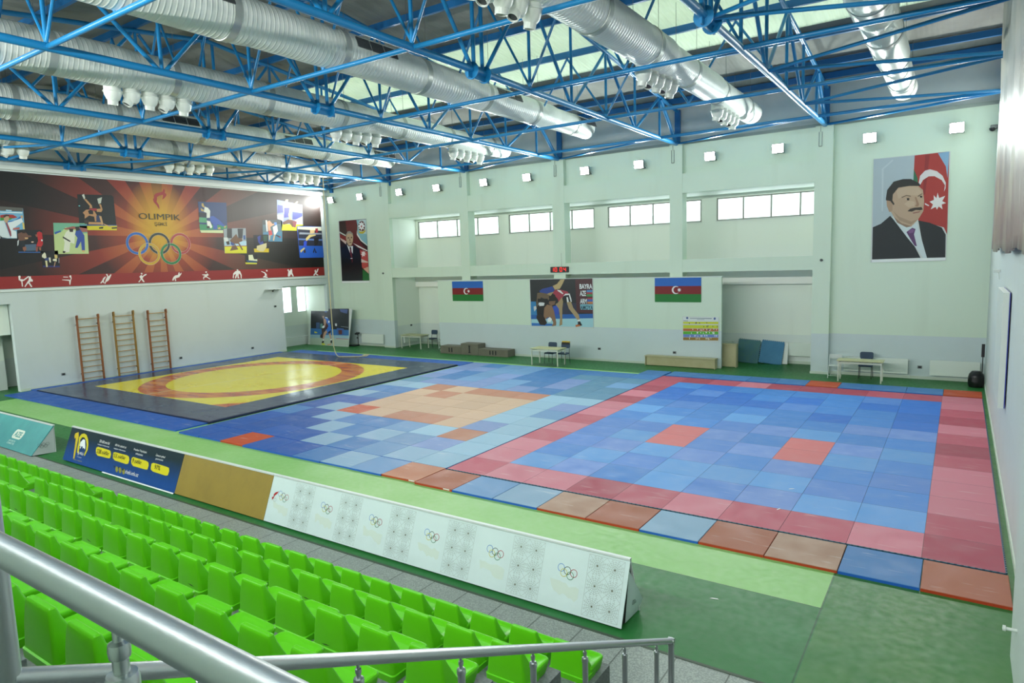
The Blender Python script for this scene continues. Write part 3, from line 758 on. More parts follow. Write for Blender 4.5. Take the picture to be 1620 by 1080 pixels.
# ---- right wall, near wall
mb = MB(); mb.box(XR, XR+.3, YN, YB+.3, 0, ZT); struct(mb.build('wall_right', M_WALL_SHADED))
mb = MB(); mb.box(-.06, XR, -4.6, -2.25, 0, 4.0); struct(mb.build('trim_13', M_WALL_SHADED))
mb = MB(); mb.box(XR-.02, XR, -2.2, YB, 0, .1); struct(mb.build('baseboard_right', M_BASE))
mb = MB(); mb.box(XL-.25, XR+.3, YN-.3, YN, 0, ZT); struct(mb.build('wall_front', M_WALL))

# ---- upper walls and roof
YR, ZR, SL = 2.4, 12.0, .118            # ridge line and pitch of the top chords
def ztop(y): return ZR-SL*abs(y-YR)
mb = MB(); mb.box(XL-.3, XR+.3, YB+.06, YB+.3, ZT, ztop(YB)+.45); struct(mb.build('wall_upper', M_UPPER))
mb = MB(); mb.box(XL-.3, XR+.3, YN-.3, YN, ZT, ztop(YN)+.5); struct(mb.build('wall_upper', M_UPPER))
for x0, x1 in ((XL-.3, XL-.02), (XR+.02, XR+.3)):
    mb = MB(); a, b, c2 = YN-.3, YR, YB+.3
    v = []
    for x in (x0, x1): v += [(x, a, ZT), (x, c2, ZT), (x, c2, ztop(c2)+.45), (x, b, ztop(b)+.45), (x, a, ztop(a)+.45)]
    mb.add(v, [(0,1,2,3,4), (9,8,7,6,5), (0,5,6,1), (1,6,7,2), (2,7,8,3), (3,8,9,4), (4,9,5,0)])
    struct(mb.build('wall_upper', M_UPPER))
mb = MB(); mb.box(XL, XR, YB-.03, YB+.06, ZT-.02, ZT+.1); struct(mb.build('trim_5', mat('cap_grey', 'AEB7AE', .6)))
r = NT('roof_panel', .8); n = r.noise(.5); c = r.mix(r.ramp(n, .35, .7), '7C7F7A', '989B95'); r.base(c)
r.bump(r.math('SINE', r.math('MULTIPLY', r.x, 45.0)), .1, .02); M_ROOF = r.m
def slab(mb, x0, x1, y0, y1, th=.12):
    v = []
    for z in (0, th):
        v += [(x0, y0, ztop(y0)+.3+z), (x1, y0, ztop(y0)+.3+z), (x1, y1, ztop(y1)+.3+z), (x0, y1, ztop(y1)+.3+z)]
    mb.add(v, [(0,3,2,1), (4,5,6,7), (0,1,5,4), (1,2,6,5), (2,3,7,6), (3,0,4,7)])
SKY = [(-24.4, -21.6), (-18.9, -16.2), (-13.6, -10.8), (-8.2, -5.4), (-3.6, -1.2)]; S0, S1 = 7.1, 11.3
SKY = [(-25.0, -1.2)]
mb = MB(); slab(mb, XL-.3, XR+.3, YN-.3, YR); slab(mb, XL-.3, XR+.3, YR, S0); slab(mb, XL-.3, XR+.3, S1, YB+.3)
prev = XL-.3
for a, b in SKY: slab(mb, prev, a, S0, S1); prev = b
slab(mb, prev, XR+.3, S0, S1)
struct(mb.build('ceiling', M_ROOF))
sk = bpy.data.materials.new('translucent_roof_sheet'); sk.use_nodes = True; nt = sk.node_tree; nt.nodes.remove(nt.nodes['Principled BSDF'])
tl = nt.nodes.new('ShaderNodeBsdfTranslucent'); tl.inputs[0].default_value = (.30, .322, .262, 1); df = nt.nodes.new('ShaderNodeBsdfDiffuse'); df.inputs[0].default_value = (.46, .52, .47, 1)
ad = nt.nodes.new('ShaderNodeAddShader'); nt.links.new(tl.outputs[0], ad.inputs[0]); nt.links.new(df.outputs[0], ad.inputs[1]); nt.links.new(ad.outputs[0], nt.nodes['Material Output'].inputs[0])
ge = nt.nodes.new('ShaderNodeNewGeometry'); sx = nt.nodes.new('ShaderNodeSeparateXYZ'); nt.links.new(ge.outputs['Position'], sx.inputs[0])
ma = nt.nodes.new('ShaderNodeMath'); ma.operation = 'MULTIPLY'; ma.inputs[1].default_value = 45; nt.links.new(sx.outputs[0], ma.inputs[0]); mi = nt.nodes.new('ShaderNodeMath'); mi.operation = 'SINE'; nt.links.new(ma.outputs[0], mi.inputs[0])
bp = nt.nodes.new('ShaderNodeBump'); bp.inputs['Strength'].default_value = .5; bp.inputs['Distance'].default_value = .02; nt.links.new(mi.outputs[0], bp.inputs['Height']); nt.links.new(bp.outputs[0], tl.inputs['Normal']); nt.links.new(bp.outputs[0], df.inputs['Normal'])
mb = MB()
for a, b in SKY: slab(mb, a, b, S0, S1, .01)
struct(mb.build('skylight', sk))

# ================================================================ ROOF STEELWORK
M_BLUE = mat('blue_steel_paint', '1A80BA', .33, coat=.2)
M_BLUE2 = mat('blue_steel_dark', '1869A4', .4)
ZB = 9.1; STEP = 2.33
TX = [-4.95, -10.5, -16.05, -21.4, -26.75, -31.35]
ordn = ['first', 'second', 'third', 'fourth', 'fifth', 'sixth']
def node_y(k): return YR+STEP*k
def make_truss(x, i):
    root = empty('roof_truss', (x, YR, ZB), label='blue tubular steel roof truss, %s from the right wall' % ordn[i], cat='truss', group='blue roof trusses')
    def L(y, z): return (0, y-YR, z-ZB)
    y0, y1 = YN+.1, 16.0
    m = MB(); m.tube(L(y0, ZB), L(y1, ZB), .085, 14); m.build('bottom_chord', M_BLUE, root)
    m = MB(); m.tube(L(y0, ztop(y0)), L(YR, ZR), .07, 12); m.build('top_chord', M_BLUE, root)
    m = MB(); m.tube(L(YR, ZR), L(y1, ztop(y1)), .07, 12); m.build('top_chord', M_BLUE, root)
    for k in range(-5, 6):
        y = node_y(k)
        if k == 0:
            for dy in (-.17, .17): m = MB(); m.tube(L(y+dy, ZB), L(y+dy, ztop(y+dy)), .05, 10); m.build('post', M_BLUE, root)
        else: m = MB(); m.tube(L(y, ZB), L(y, ztop(y)), .045, 10); m.build('post', M_BLUE, root)
        if k % 2:
            for j in (k-1, k+1):
                yb = node_y(j); e = .28 if j > k else -.28
                if j in (-6, 6): yb = y1-.1 if j > 0 else y0+.1
                m = MB(); m.tube(L(y+(.1 if j > k else -.1), ztop(y)-.08), L(yb-(e if j == 0 else e*.35), ZB+.06), .05 if abs(j) < 6 else .075, 10); m.build('diagonal', M_BLUE, root)
    m = MB()
    for dy in (-.26, .26): m.lathe((0, dy, -.03), (0, 1, 0), [(.001, -.012), (.2, -.012), (.2, .012), (.001, .012)], 20)
    m.box(-.02, .02, -.42, .42, -.2, .12); m.build('splice_plate', M_BLUE, root)
    m = MB(); m.box(-.11, .11, 16.0-YR-.02, 16.0-YR+.09, -.22, ztop(16)-ZB+.05); m.build('end_post', M_BLUE2, root)
    return root
for i, x in enumerate(TX): make_truss(x, i)
# bracing frames that cross the hall from truss to truss
for k in (-5, -3, -1, 1, 3, 5):
    y = node_y(k); nm = {5: 'nearest the far wall', 3: 'second from the far wall', 1: 'third from the far wall', -1: 'fourth from the far wall', -3: 'fifth from the far wall', -5: 'nearest the stand'}[k]
    root = empty('bracing_frame', (XR-.02, y, ZB), label='blue bracing pipe line crossing under the roof trusses, '+nm, cat='bracing', group='bracing frames between trusses')
    m = MB(); m.tube((0, 0, 0), (XL+.1-XR, 0, 0), .055, 10); m.build('tie_pipe', M_BLUE, root)
    za = ztop(y)+.05-ZB
    if k == 5: za = None
    for a, b in zip(TX[:-1], TX[1:]):
        if za is None or a == TX[-2]: continue
        q = [a, a+(b-a)*.25, a+(b-a)*.5, a+(b-a)*.75, b]
        for (u, v, up) in ((0, 1, True), (2, 1, True), (2, 3, True), (4, 3, True)):
            m = MB(); m.tube((q[u]-XR+(.05 if u == 0 else 0), 0, .05), (q[v]-XR, 0, za), .035, 8); m.build('strut', M_BLUE, root)
# flat wind bracing in the two end bays and along the far wall
root = empty('wind_bracing', (XR-.02, YR, ZB), label='fan of blue bracing pipes between the first truss and the right wall', cat='bracing')
for k in (-4, -2, 0, 2, 4, 6):
    yb = min(node_y(k), 15.9)
    for j in (k-1, k+1):
        if not -5 <= j <= 5: continue
        m = MB(); m.tube((TX[0]-XR+.06, yb-YR, 0), (.0, node_y(j)-YR+(.12 if j < k else -.12), 0), .045, 8); m.build('brace_pipe', M_BLUE, root)
root = empty('wind_bracing', (XL+.1, YR, ZB), label='fan of blue bracing pipes between the two trusses above the long banner', cat='bracing')
for k in (-4, -2, 0, 2, 4, 6):
    yb = min(node_y(k), 15.9)
    for j in (k-1, k+1):
        if not -5 <= j <= 5: continue
        m = MB(); m.tube((TX[5]-XL+.0, yb-YR, 0), (TX[4]-XL-.1, node_y(j)-YR, 0), .045, 8); m.build('brace_pipe', M_BLUE, root)
root = empty('wind_bracing', (TX[0], 15.9, ZB), label='blue pipes slanting from truss end to truss along the far wall ledge', cat='bracing')
for a, b in zip(TX[:-2], TX[1:-1]):
    m = MB(); m.tube((b-TX[0]+.1, 0, 0), (a-TX[0]-.1, node_y(5)-15.9, 0), .04, 8); m.build('brace_pipe', M_BLUE, root)
# purlins
PY = [node_y(k) for k in range(-6, 7)]
for i, y in enumerate(sorted(PY+[15.7 if False else 15.3], reverse=True)):
    z = ztop(y)+.07
    o_ = 'counted from the far wall'
    names = ['first', 'second', 'third', 'fourth', 'fifth', 'sixth', 'seventh', 'eighth', 'ninth', 'tenth', 'eleventh', 'twelfth', 'thirteenth', 'fourteenth']
    if y < YN+.3 or y > 16: continue
    m = MB(); m.box(XL, XR, y-.05, y+.05, z, z+.2); o = m.build('purlin', M_BLUE2)
    tag(o, 'long blue purlin under the roof sheets, %s %s' % (names[i], o_), 'purlin', 'roof purlins')

# ================================================================ AIR DUCTS
def duct_mat(nm, metal, bmp):
    d = NT(nm, .38); c = d.mix(d.ramp(d.noise(1.4), .4, .75), 'EEF3EC', 'E4EAE2')
    d.base(c); d.b.inputs['Metallic'].default_value = metal
    rid = d.math('POWER', d.math('ABSOLUTE', d.math('SINE', d.math('MULTIPLY', d.math('ADD', d.y, d.math('MULTIPLY', d.x, .04)), math.pi/.11))), 10.0)
    d.base(d.mix(d.math('MULTIPLY', rid, .45), c, 'EEF2EA')); d.bump(rid, bmp, .012); return d.m
M_DUCT = duct_mat('spiral_duct_enamel', .0, .7); M_DUCT2 = duct_mat('spiral_duct_shiny', .55, .3); M_COLLAR = mat('duct_collar', 'BCC2BC', .35, .3); M_NOZ = mat('nozzle_white_enamel', 'DDE3DB', .3); M_HOLE = mat('nozzle_throat', '3A3C40', .6); M_GRILLE = mat('grille_dark', '4A4E50', .5)
M_WIRE = mat('hanger_wire', '7A7F7E', .4, .6)
DZ = 9.62
def make_duct(x, y_end, y_start, segs, clusters, grilles, label, z=DZ, md=None):
    root = empty('air_duct', (x, y_end, z), label=label, cat='duct', group='round metal air ducts')
    m = MB(); prof = []
    for (ya, yb, ra, rb) in segs: m.tube((0, ya-y_end, 0), (0, yb-y_end, 0), ra, 36, 0, rb, False)
    m.lathe((0, 0, 0), (0, 1, 0), [(segs[-1][3], -.01), (segs[-1][3]*.93, .06), (segs[-1][3]*.6, .11), (.001, .13)], 36)
    m.build('duct_pipe', md or M_DUCT, root)
    yy = y_end-1.2
    while yy > y_start+.4:
        rr = next(ra+(rb-ra)*(yy-ya)/(yb-ya) for (ya, yb, ra, rb) in segs if ya <= yy <= yb)
        m = MB(); m.lathe((0, yy-y_end, 0), (0, 1, 0), [(rr-.005, -.09), (rr+.016, -.085), (rr+.016, .085), (rr-.005, .09)], 36); m.build('collar', M_COLLAR, root)
        m = MB(); m.tube((-rr*.7, yy-y_end, rr*.72), (-rr*.7, yy-y_end, ztop(yy)+.25-z), .006, 5); m.tube((rr*.7, yy-y_end, rr*.72), (rr*.7, yy-y_end, ztop(yy)+.25-z), .006, 5); m.build('hanger_wire', M_WIRE, root)
        yy -= 2.9
    for c0 in clusters:
        for k in range(5):
            y = c0+k*.46-y_end; rr = next((ra+(rb-ra)*(y+y_end-ya)/(yb-ya) for (ya, yb, ra, rb) in segs if ya <= y+y_end <= yb), .38)
            s = .205; m = MB(); top = -rr*.72; xc = -rr*.32
            m.lathe((xc, y, top), (0, 0, -1), [(s*.96, -.1), (s*.96, .2), (s*1.08, .21), (s*1.08, .235), (s, .24), (s*.93, .31), (s*.75, .4), (s*.5, .455), (.001, .46)], 22)
            tilt = Vector((-.1 if k % 2 else -.2, -.6 if k % 2 else .02, -1)).normalized(); c = Vector((xc, y, top-.27))+tilt*.1
            m.lathe(c, tilt, [(s*.62, 0), (s*.56, .17), (s*.46, .175), (s*.44, .1)], 18); m.lathe(c+tilt*.14, tilt, [(s*.5, 0), (.001, .001)], 18, 1)
            m.build('jet_nozzle', [M_NOZ, M_HOLE], root)
    for g0 in grilles:
        rr = next(ra for (ya, yb, ra, rb) in segs if ya <= g0 <= yb)
        for q in range(3):
            ya = g0-y_end+q*.46
            for side in (-1, 1):
                m = m2 = MB(); t0 = R(22); m.obox((side*(rr+.004)*math.cos(t0), ya+.2, (rr+.004)*math.sin(t0)), (0, 1, 0), (-math.sin(t0)*side, 0, math.cos(t0)), (math.cos(t0)*side, 0, math.sin(t0)), .21, rr*.28, .008)
                a0 = R(-8)*1; n = 9
                for k in range(n):
                    yk = ya+.02+k*.045
                    for j in range(5):
                        t = R(8+j*7); px, pz = side*(rr+.012)*math.cos(t), (rr+.012)*math.sin(t)
                        m2.obox((px, yk+.012, pz), (0, 1, 0), (-math.sin(t)*side, 0, math.cos(t)), (math.cos(t)*side, 0, math.sin(t)), .014, .018, .004)
                m.build('grille', M_GRILLE, root)
    return root
big = lambda ye: [(YN, -2.2, .5, .5), (-2.2, -1.9, .5, .47), (-1.9, 6.0, .47, .47), (6.0, 6.4, .47, .42), (6.4, 10.3, .42, .42), (10.3, 10.6, .42, .38), (10.6, ye, .38, .38)]
make_duct(-2.45, 14.9, YN, big(14.9), [], [], 'shiny round metal air duct nearest the right wall', 9.75, M_DUCT2)
make_duct(-7.3, 14.9, YN, big(14.9), [-1.9, 5.2, 11.2], [], 'round metal air duct with clusters of jet nozzles, between the first and second truss', 9.68)
make_duct(-13.2, 13.2, YN, big(13.2), [], [-3.9, .7, 6.6, 12.0], 'round metal air duct with side grilles and no nozzles, between second and third truss', 9.66)
make_duct(-18.3, 14.9, YN, big(14.9), [-2.2, 5.0, 11.3], [], 'round metal air duct with jet nozzles, between the third and fourth truss', 9.66)
make_duct(-24.0, 13.3, YN, big(13.3), [], [-6.0, 1.9, 7.0, 12.0], 'round metal air duct with side grilles, between the fourth and fifth truss', 9.66)
make_duct(-28.7, 14.9, YN, big(14.9), [-2.2, 5.0, 11.0], [], 'round metal air duct farthest left, hanging over the long banner wall', 9.66)

# ================================================================ MATS
def mat_top(name, col, col2, rough=.5, scratch=.2):
    q = NT(name, rough); q.b.inputs['Specular IOR Level'].default_value = .18; oi = q.t.nodes.new('ShaderNodeObjectInfo')
    off = q.t.nodes.new('ShaderNodeVectorMath'); off.operation = 'ADD'; q.t.links.new(q.pos, off.inputs[0]); 
    n = q.noise(2.2, None, 7); w = q.noise(1.0, q.stretch(1.6, 9.0, 1), 8); 
    c = q.mix(q.ramp(n, .3, .8, 0, .8), col, col2); c = q.mix(q.ramp(w, .62, .72, 0, scratch), c, 'D8DCD6'); w2 = q.noise(1.0, q.stretch(11.0, 2.2, 1), 6)
    c = q.mix(q.ramp(w2, .66, .74, 0, scratch*.5), c, '5A5050'); 
    hs = q.t.nodes.new('ShaderNodeHueSaturation'); q.t.links.new(c, hs.inputs['Color']); q.t.links.new(q.ramp(oi.outputs['Random'], 0, 1, .93, 1.07), hs.inputs['Value'])
    q.base(hs.outputs[0]); q.rough(q.ramp(n, .3, .7, rough-.08, rough+.12)); q.bump(q.noise(160, None, 2), .12, .004); return q.m
MC = {'D': ('royal blue', '25539E', '2C5CA6', '1B55B0'), 'M': ('mid blue', '3F72AC', '4B7DB2', '1B58B0'), 'B': ('dull blue', '5F8AB8', '7399C0', '1B58B0'), 'L': ('worn pale blue', '7C9EBC', '8AAAC2', '1B58B0'),
      'P': ('faded light blue', '88AECA', '96BAD0', '2A62AE'), 'S': ('slate blue', '54809E', '5E8AAA', '1F4F90'), 'G': ('lavender blue', '7088BC', '7C96C2', '1F55A8'),
      'R': ('brick red', 'B04A2A', 'B6502F', 'A83A1C'), 'O': ('terracotta', 'AE745A', 'B6806A', 'A8401F'), 'A': ('pale apricot', 'BE9C82', 'C8AC94', 'A8502F'), 'K': ('worn brown red', '9E5A44', 'A66E58', 'A83A1C'), 'T': ('worn tan', 'A58672', '9A7868', 'A83A1C')}
MATM = {}
for k, (nm, c1, c2, sd) in MC.items(): MATM[k] = (mat_top('mat_top_'+nm.replace(' ', '_'), c1, c2), mat('mat_side_'+nm.replace(' ', '_'), sd, .45))
def mat_mesh(k, lx=1.0, ly=1.0, h=.045):
    m = MB(); g = .004; bv = .006
    x0, x1, y0, y1 = g, lx-g, g, ly-g
    m.add([(x0,y0,0),(x1,y0,0),(x1,y1,0),(x0,y1,0),(x0,y0,h-bv),(x1,y0,h-bv),(x1,y1,h-bv),(x0,y1,h-bv)], [(0,1,5,4),(1,2,6,5),(2,3,7,6),(3,0,4,7),(0,3,2,1)], 1)
    m.add([(x0,y0,h-bv),(x1,y0,h-bv),(x1,y1,h-bv),(x0,y1,h-bv),(x0+bv,y0+bv,h),(x1-bv,y0+bv,h),(x1-bv,y1-bv,h),(x0+bv,y1-bv,h)], [(0,1,5,4),(1,2,6,5),(2,3,7,6),(3,0,4,7),(4,5,6,7)], 0)
    return m.mesh('judo_mat', list(MATM[k]))
MESH = {k: mat_mesh(k) for k in MC}
ORD = ['first', 'second', 'third', 'fourth', 'fifth', 'sixth', 'seventh', 'eighth', 'ninth', 'tenth', 'eleventh', 'twelfth', 'thirteenth', 'fourteenth', 'fifteenth', 'sixteenth', 'seventeenth', 'eighteenth', 'nineteenth', 'twentieth', 'twenty-first', 'twenty-second', 'twenty-third', 'twenty-fourth', 'twenty-fifth', 'twenty-sixth', 'twenty-seventh', 'twenty-eighth', 'twenty-ninth', 'thirtieth']
rnd = random.Random(7)
def put_mat(k, x, y, label, group, me=None, z=None, name='judo_mat'):
    o = bpy.data.objects.new(name, me or MESH[k]); COL.objects.link(o); o.location = (x, y, z or 0.0); o.rotation_euler.z = rnd.uniform(-.004, .004)
    return tag(o, label, 'mat', group)
GRID = ['DDRDDMLBO', 'DDDDLMBLP', 'DDDLMLBGP', 'MDLMMBPOP', 'DLRAOOAGP', 'DDAAAAAPP', 'LMAAAAAPB', 'MMAOAAAPG', 'LPOAOOOPP', 'SGGGBGMSS', 'GMBGBMGSS', 'GMBGMMGSB', 'GGBBMMSSS', 'GMBBMMMMM']
for r, row in enumerate(GRID):
    for q, k in enumerate(row):
        dy = rnd.uniform(-.03, .0) if r == 0 else 0
        put_mat(k, -18.99+q*.998, -1.02+r*.999+dy, '%s mat, middle field, %s row from the stand, %s from left edge' % (MC[k][0], ORD[r], ORD[q]), 'judo mats of the middle field')
put_mat('M', -11.02, 12.98, 'mid blue mat lying alone beyond the far right corner of the middle field', 'judo mats of the middle field')
FR = 'OBLOOLROMO'
FR = 'KBLTKLKTMK'
for q, k in enumerate(FR):
    o = put_mat(k, -9.99+q*1.0+(.02*q/9), -1.09, '%s mat in front of the pink border, stand side, %s from left end' % (MC[k][0], ORD[q]), 'mats in the row before the puzzle mats')
for q, k in enumerate('MMMMMRMMMR'):
    put_mat(k, -9.95+q*1.0-(.04 if q > 6 else 0), 13.08, '%s mat behind the far pink border, %s from left end of its row' % (MC[k][0], ORD[q]), 'mats in the row behind the puzzle mats')
# white maker's tags on a few front edges
M_TAG = mat('white_cloth_tag', 'D8D8D0', .6)
def tagstrip(x, y, n=1):
    m = MB(); m.box(x, x+.16, y-.004, y+.002, .018, .042); o = m.build('edge_label', M_TAG); return o
for o, dx in ((bpy.data.objects['judo_mat.008'], .8),):
    t = tagstrip(dx, .002); t.parent = o
for o in [o for o in bpy.data.objects if o.get('label', '') == 'worn brown red mat in front of the pink border, stand side, first from left end']:
    t = tagstrip(.78, .002); t.parent = o
# blue mats round the wrestling mat
long_me = mat_mesh('D', 2.0, 1.0, .04); side_me = mat_mesh('D', .62, 2.0, .04)
for q in range(6):
    put_mat('D', -31.38+q*2.02, -.98, 'long blue mat, stand side of the wrestling mat, %s from the left wall' % ORD[q], 'blue mats round the wrestling mat', long_me)
    put_mat('D', -31.2+q*2.02, 12.02, 'long blue mat behind the wrestling mat, %s from the left wall' % ORD[q], 'blue mats round the wrestling mat', long_me)
    put_mat('D', -31.78, .06+q*1.99, 'narrow blue mat between left wall and wrestling mat, %s from the stand' % ORD[q], 'blue mats round the wrestling mat', side_me)
# wrestling mat
w = NT('wrestling_mat_cover', .2); w.b.inputs['Specular IOR Level'].default_value = .22; cx, cy = -25.22, 5.95
dx = w.math('SUBTRACT', w.x, cx); dy = w.math('SUBTRACT', w.y, cy); rr = w.math('SQRT', w.math('ADD', w.math('MULTIPLY', dx, dx), w.math('MULTIPLY', dy, dy)))
sq = w.math('MULTIPLY', w.lt(w.math('ABSOLUTE', dx), 4.5), w.lt(w.math('ABSOLUTE', dy), 4.4))
wr = w.noise(1.4, w.stretch(.5, 2.2, 1), 7); n = w.noise(.7)
yel = w.mix(w.ramp(n, .35, .7), 'D8CB22', 'CFC02A')
red = w.mix(w.ramp(wr, .38, .62), 'A5482A', 'C77C30')
navy = w.mix(w.ramp(n, .4, .65), '263655', '34455E')
c = w.mix(sq, navy, yel); c = w.mix(w.band(rr, 3.45, 4.42), c, red)
corner = w.math('MULTIPLY', w.math('MULTIPLY', w.gt(w.math('SUBTRACT', dx, dy), 8.05), sq), 1.0); c = w.mix(corner, c, red)
c = w.mix(w.math('MULTIPLY', w.lt(w.math('ABSOLUTE', w.math('ADD', dx, w.math('MULTIPLY', dy, -.12))), .035), w.math('MULTIPLY', sq, .8)), c, 'D8CE8A')
c = w.mix(w.math('MULTIPLY', w.lt(w.math('ABSOLUTE', dy), .03), w.math('MULTIPLY', sq, .25)), c, '8A7A20')
w.base(c); w.rough(w.ramp(n, .3, .7, .14, .3)); w.bump(w.noise(2.0, w.stretch(1, 1.6, 1), 8), .35, .03)
m = MB(); x0, x1, y0, y1, h = -31.15, -19.23, .02, 12.0, .075; prof = [(0, 0), (.0, h*.6), (.03, h*.92), (.07, h)]
rings = [[Vector((x0+d, y0+d, z)), Vector((x1-d, y0+d, z)), Vector((x1-d, y1-d, z)), Vector((x0+d, y1-d, z))] for d, z in prof]
m.loft(rings[2:], 0, False); m.loft(rings[:3], 1, False, False); tag(m.build('wrestling_mat', [w.m, mat('navy_mat_edge', '16243F', .7, spec=.2)]), 'large wrestling mat, navy cover with yellow square and red ring, beside the wall bars', 'wrestling mat')
# puzzle mats: pink border, blue field, two red squares
PB = [mat_top('puzzle_blue_%s' % a, c1, c2, .5, .12) for a, c1, c2 in (('a', '427EC8', '4883CC'), ('b', '5A94D4', '609AD8'), ('c', '5080CA', '5684CC'), ('d', '2E69C0', '3A74C6'), ('e', '6A8CCE', '6488CC'))]
PP = [mat_top('puzzle_pink_%s' % a, c1, c2, .5, .15) for a, c1, c2 in (('a', 'AE4E62', 'B65C6E'), ('b', 'C06E80', 'C87C8C'), ('c', '9C4054', 'A84C5E'))]
PRD = mat_top('puzzle_salmon', 'CC6C70', 'D4787A', .5, .1); M_PS = mat('puzzle_edge_teal', '1D4A60', .5)
def puzzle_mesh(m0):
    m = MB(); g = .0025; h = .03
    m.box(g, 1-g, g, 1-g, 0, h, 1); m.add([(g, g, h+.0004), (1-g, g, h+.0004), (1-g, 1-g, h+.0004), (g, 1-g, h+.0004)], [(0, 1, 2, 3)], 0); return m.mesh('puzzle_mat', [m0, M_PS])
PM = [puzzle_mesh(q) for q in PB]; PPM = [puzzle_mesh(q) for q in PP]; PRM = puzzle_mesh(PRD)
def teeth(n_side, o):
    m = MB(); n = 12
    if n_side == 's': m.box(0, 1, -.006, .003, 0, .029)
    else: m.box(.997, 1.006, 0, 1, 0, .029)
    for k in range(n):
        a = (k+.2)/n
        if n_side == 's': m.box(a, a+.05, -.022, .004, 0, .0305)
        else: m.box(.996, 1.02, a, a+.05, 0, .0305)
    t = m.build('toothed_edge', M_PS, o)
for r in range(13):
    for q in range(10):
        edge = r in (0, 12) or q in (0, 9)
        if edge: me = PPM[rnd.choice([0, 1, 1, 0, 2])] if q < 9 else PPM[rnd.choice([0, 2, 1])]; cn = 'pink'
        elif r in (4, 5) and q in (3, 6): me = PRM; cn = 'salmon red'
        else:
            pr = [0, 1, 1, 2, 0, 4] if r < 8 else [0, 0, 3, 2, 3]
            me = PM[rnd.choice(pr)]; cn = 'blue'
        o = bpy.data.objects.new('puzzle_mat', me); COL.objects.link(o); o.location = (-10+q, r*1.0, 0)
        tag(o, '%s puzzle mat, right field, %s row from the stand, %s from left edge' % (cn, ORD[r], ORD[q]), 'mat', 'puzzle mats of the right field')
        if r == 0: teeth('s', o)
        if q == 9: teeth('e', o)

# ================================================================ STAND, SEATS, RAILINGS
SEATROW = [(-3.763, -5.96, .965, 29), (-3.802, -6.898, 1.427, 24), (-3.808, -7.859, 1.891, 19), (-3.814, -8.817, 2.37, 13), (-3.86, -9.722, 2.816, 7)]
HB = .345
M_STEP = mat('stand_granite', '59615F', .5, noise=(40, .8, '7B8582'))
root = empty('spectator_stand', (-3.37, -5.5, 0), label='grey stone stepped stand carrying the green seats', cat='stand')
zs = [s[2]-HB for s in SEATROW]+[3.2]; prev = 0
for k in range(6):
    yf = (SEATROW[k][1]+.40) if k < 5 else -10.2
    m = MB(); m.box(XL+3.37+.1, 0, (YN+.01)-(-5.5), yf+5.5, prev+(.001 if k else 0), zs[k]); m.build('tier', M_STEP, root); prev = zs[k]
M_SEAT = mat('green_seat_plastic', '5ABE14', .33, spec=.25, noise=(3.0, .4, '52B410'))
def make_seat():
    root = empty('stadium_seat', (0, 0, 0))
    # backrest: wedge shaped hollow shell, rounded corners; origin at the middle of the rear bottom edge, facing +y
    def sec(z, w, y0, y1, rr=.03, n=4):
        pts = []
        for cx, cy, a0 in ((w-rr, y0+rr, -90), (w-rr, y1-rr, 0), (-w+rr, y1-rr, 90), (-w+rr, y0+rr, 180)):
            for i in range(n+1):
                a = R(a0+90*i/n); pts.append(Vector((cx+rr*math.cos(a), cy+rr*math.sin(a), z)))
        return pts
    m = MB(); H = HB
    rings = [sec(.0, .199, -.012, .22), sec(.05, .202, -.014, .222), sec(.056, .194, -.004, .215), sec(.12, .187, -.002, .16), sec(.2, .174, .002, .11, .02), sec(.29, .157, .008, .07, .02), sec(H-.02, .148, .012, .062, .018), sec(H-.006, .143, .017, .056, .015), sec(H, .13, .024, .048, .01)]
    m.loft(rings); m.build('backrest', M_SEAT, root)
    m = MB()
    prof = [(.03, .07, .185), (.1, .165, .2), (.13, .185, .205), (.155, .19, .205), (.17, .18, .198)]
    rings = []
    def pan(z, w, y0, y1, rr=.045, n=5):
        return sec(z, w, y0, y1, rr, n)
    rings = [pan(.0, .192, .1, .35), pan(.045, .20, .1, .37), pan(.082, .206, .1, .38), pan(.096, .206, .1, .383), pan(.106, .20, .105, .377), pan(.109, .19, .115, .366), pan(.098, .17, .13, .343), pan(.092, .12, .16, .30)]
    m.loft(rings); m.build('seat_pan', M_SEAT, root)
    return root
proto = make_seat(); first = True
rown = ['front row', 'second row', 'third row', 'fourth row', 'fifth row']
MISSING = {(0, 19), (1, 19)}
for r, (xl, yb, zt, n) in enumerate(SEATROW):
    for k in range(n):
        if (r, k) in MISSING: continue
        if first: o = proto; first = False
        else: o = copy_tree(proto)
        o.location = (xl+.14-.488*k, yb, zt-HB); o.rotation_euler.z = rnd.uniform(-.012, .012)
        tag(o, 'bright green plastic seat in the %s, %s from the right end' % (rown[r], ORD[k]), 'seat', 'green stadium seats')
# scuffs on the seat backs
M_SCUFF = mat('black_scuff', '1C2418', .6)
seats = [o for o in COL.objects if o.name.startswith('stadium_seat')]
for q, o in enumerate(seats):
    if o['label'].split(' in the ')[1].split(' row')[0] in ('second', 'third', 'fourth') and q % 4 == 1:
        m = MB(); a = rnd.uniform(-.3, .1); u = Vector((math.cos(a), 0, math.sin(a))); w2 = Vector((-u.z, 0, u.x)); c_ = Vector((rnd.uniform(-.05, .05), -.0035, rnd.uniform(.075, .1)))
        m.add([c_-u*.055, c_-w2*.006, c_+u*.06, c_+w2*.005, c_-u*.055+Vector((0, .002, 0)), c_+u*.06+Vector((0, .002, 0))], [(0,1,2,3), (0,3,2,5,4)]); m.build('scuff_mark', M_SCUFF, o)
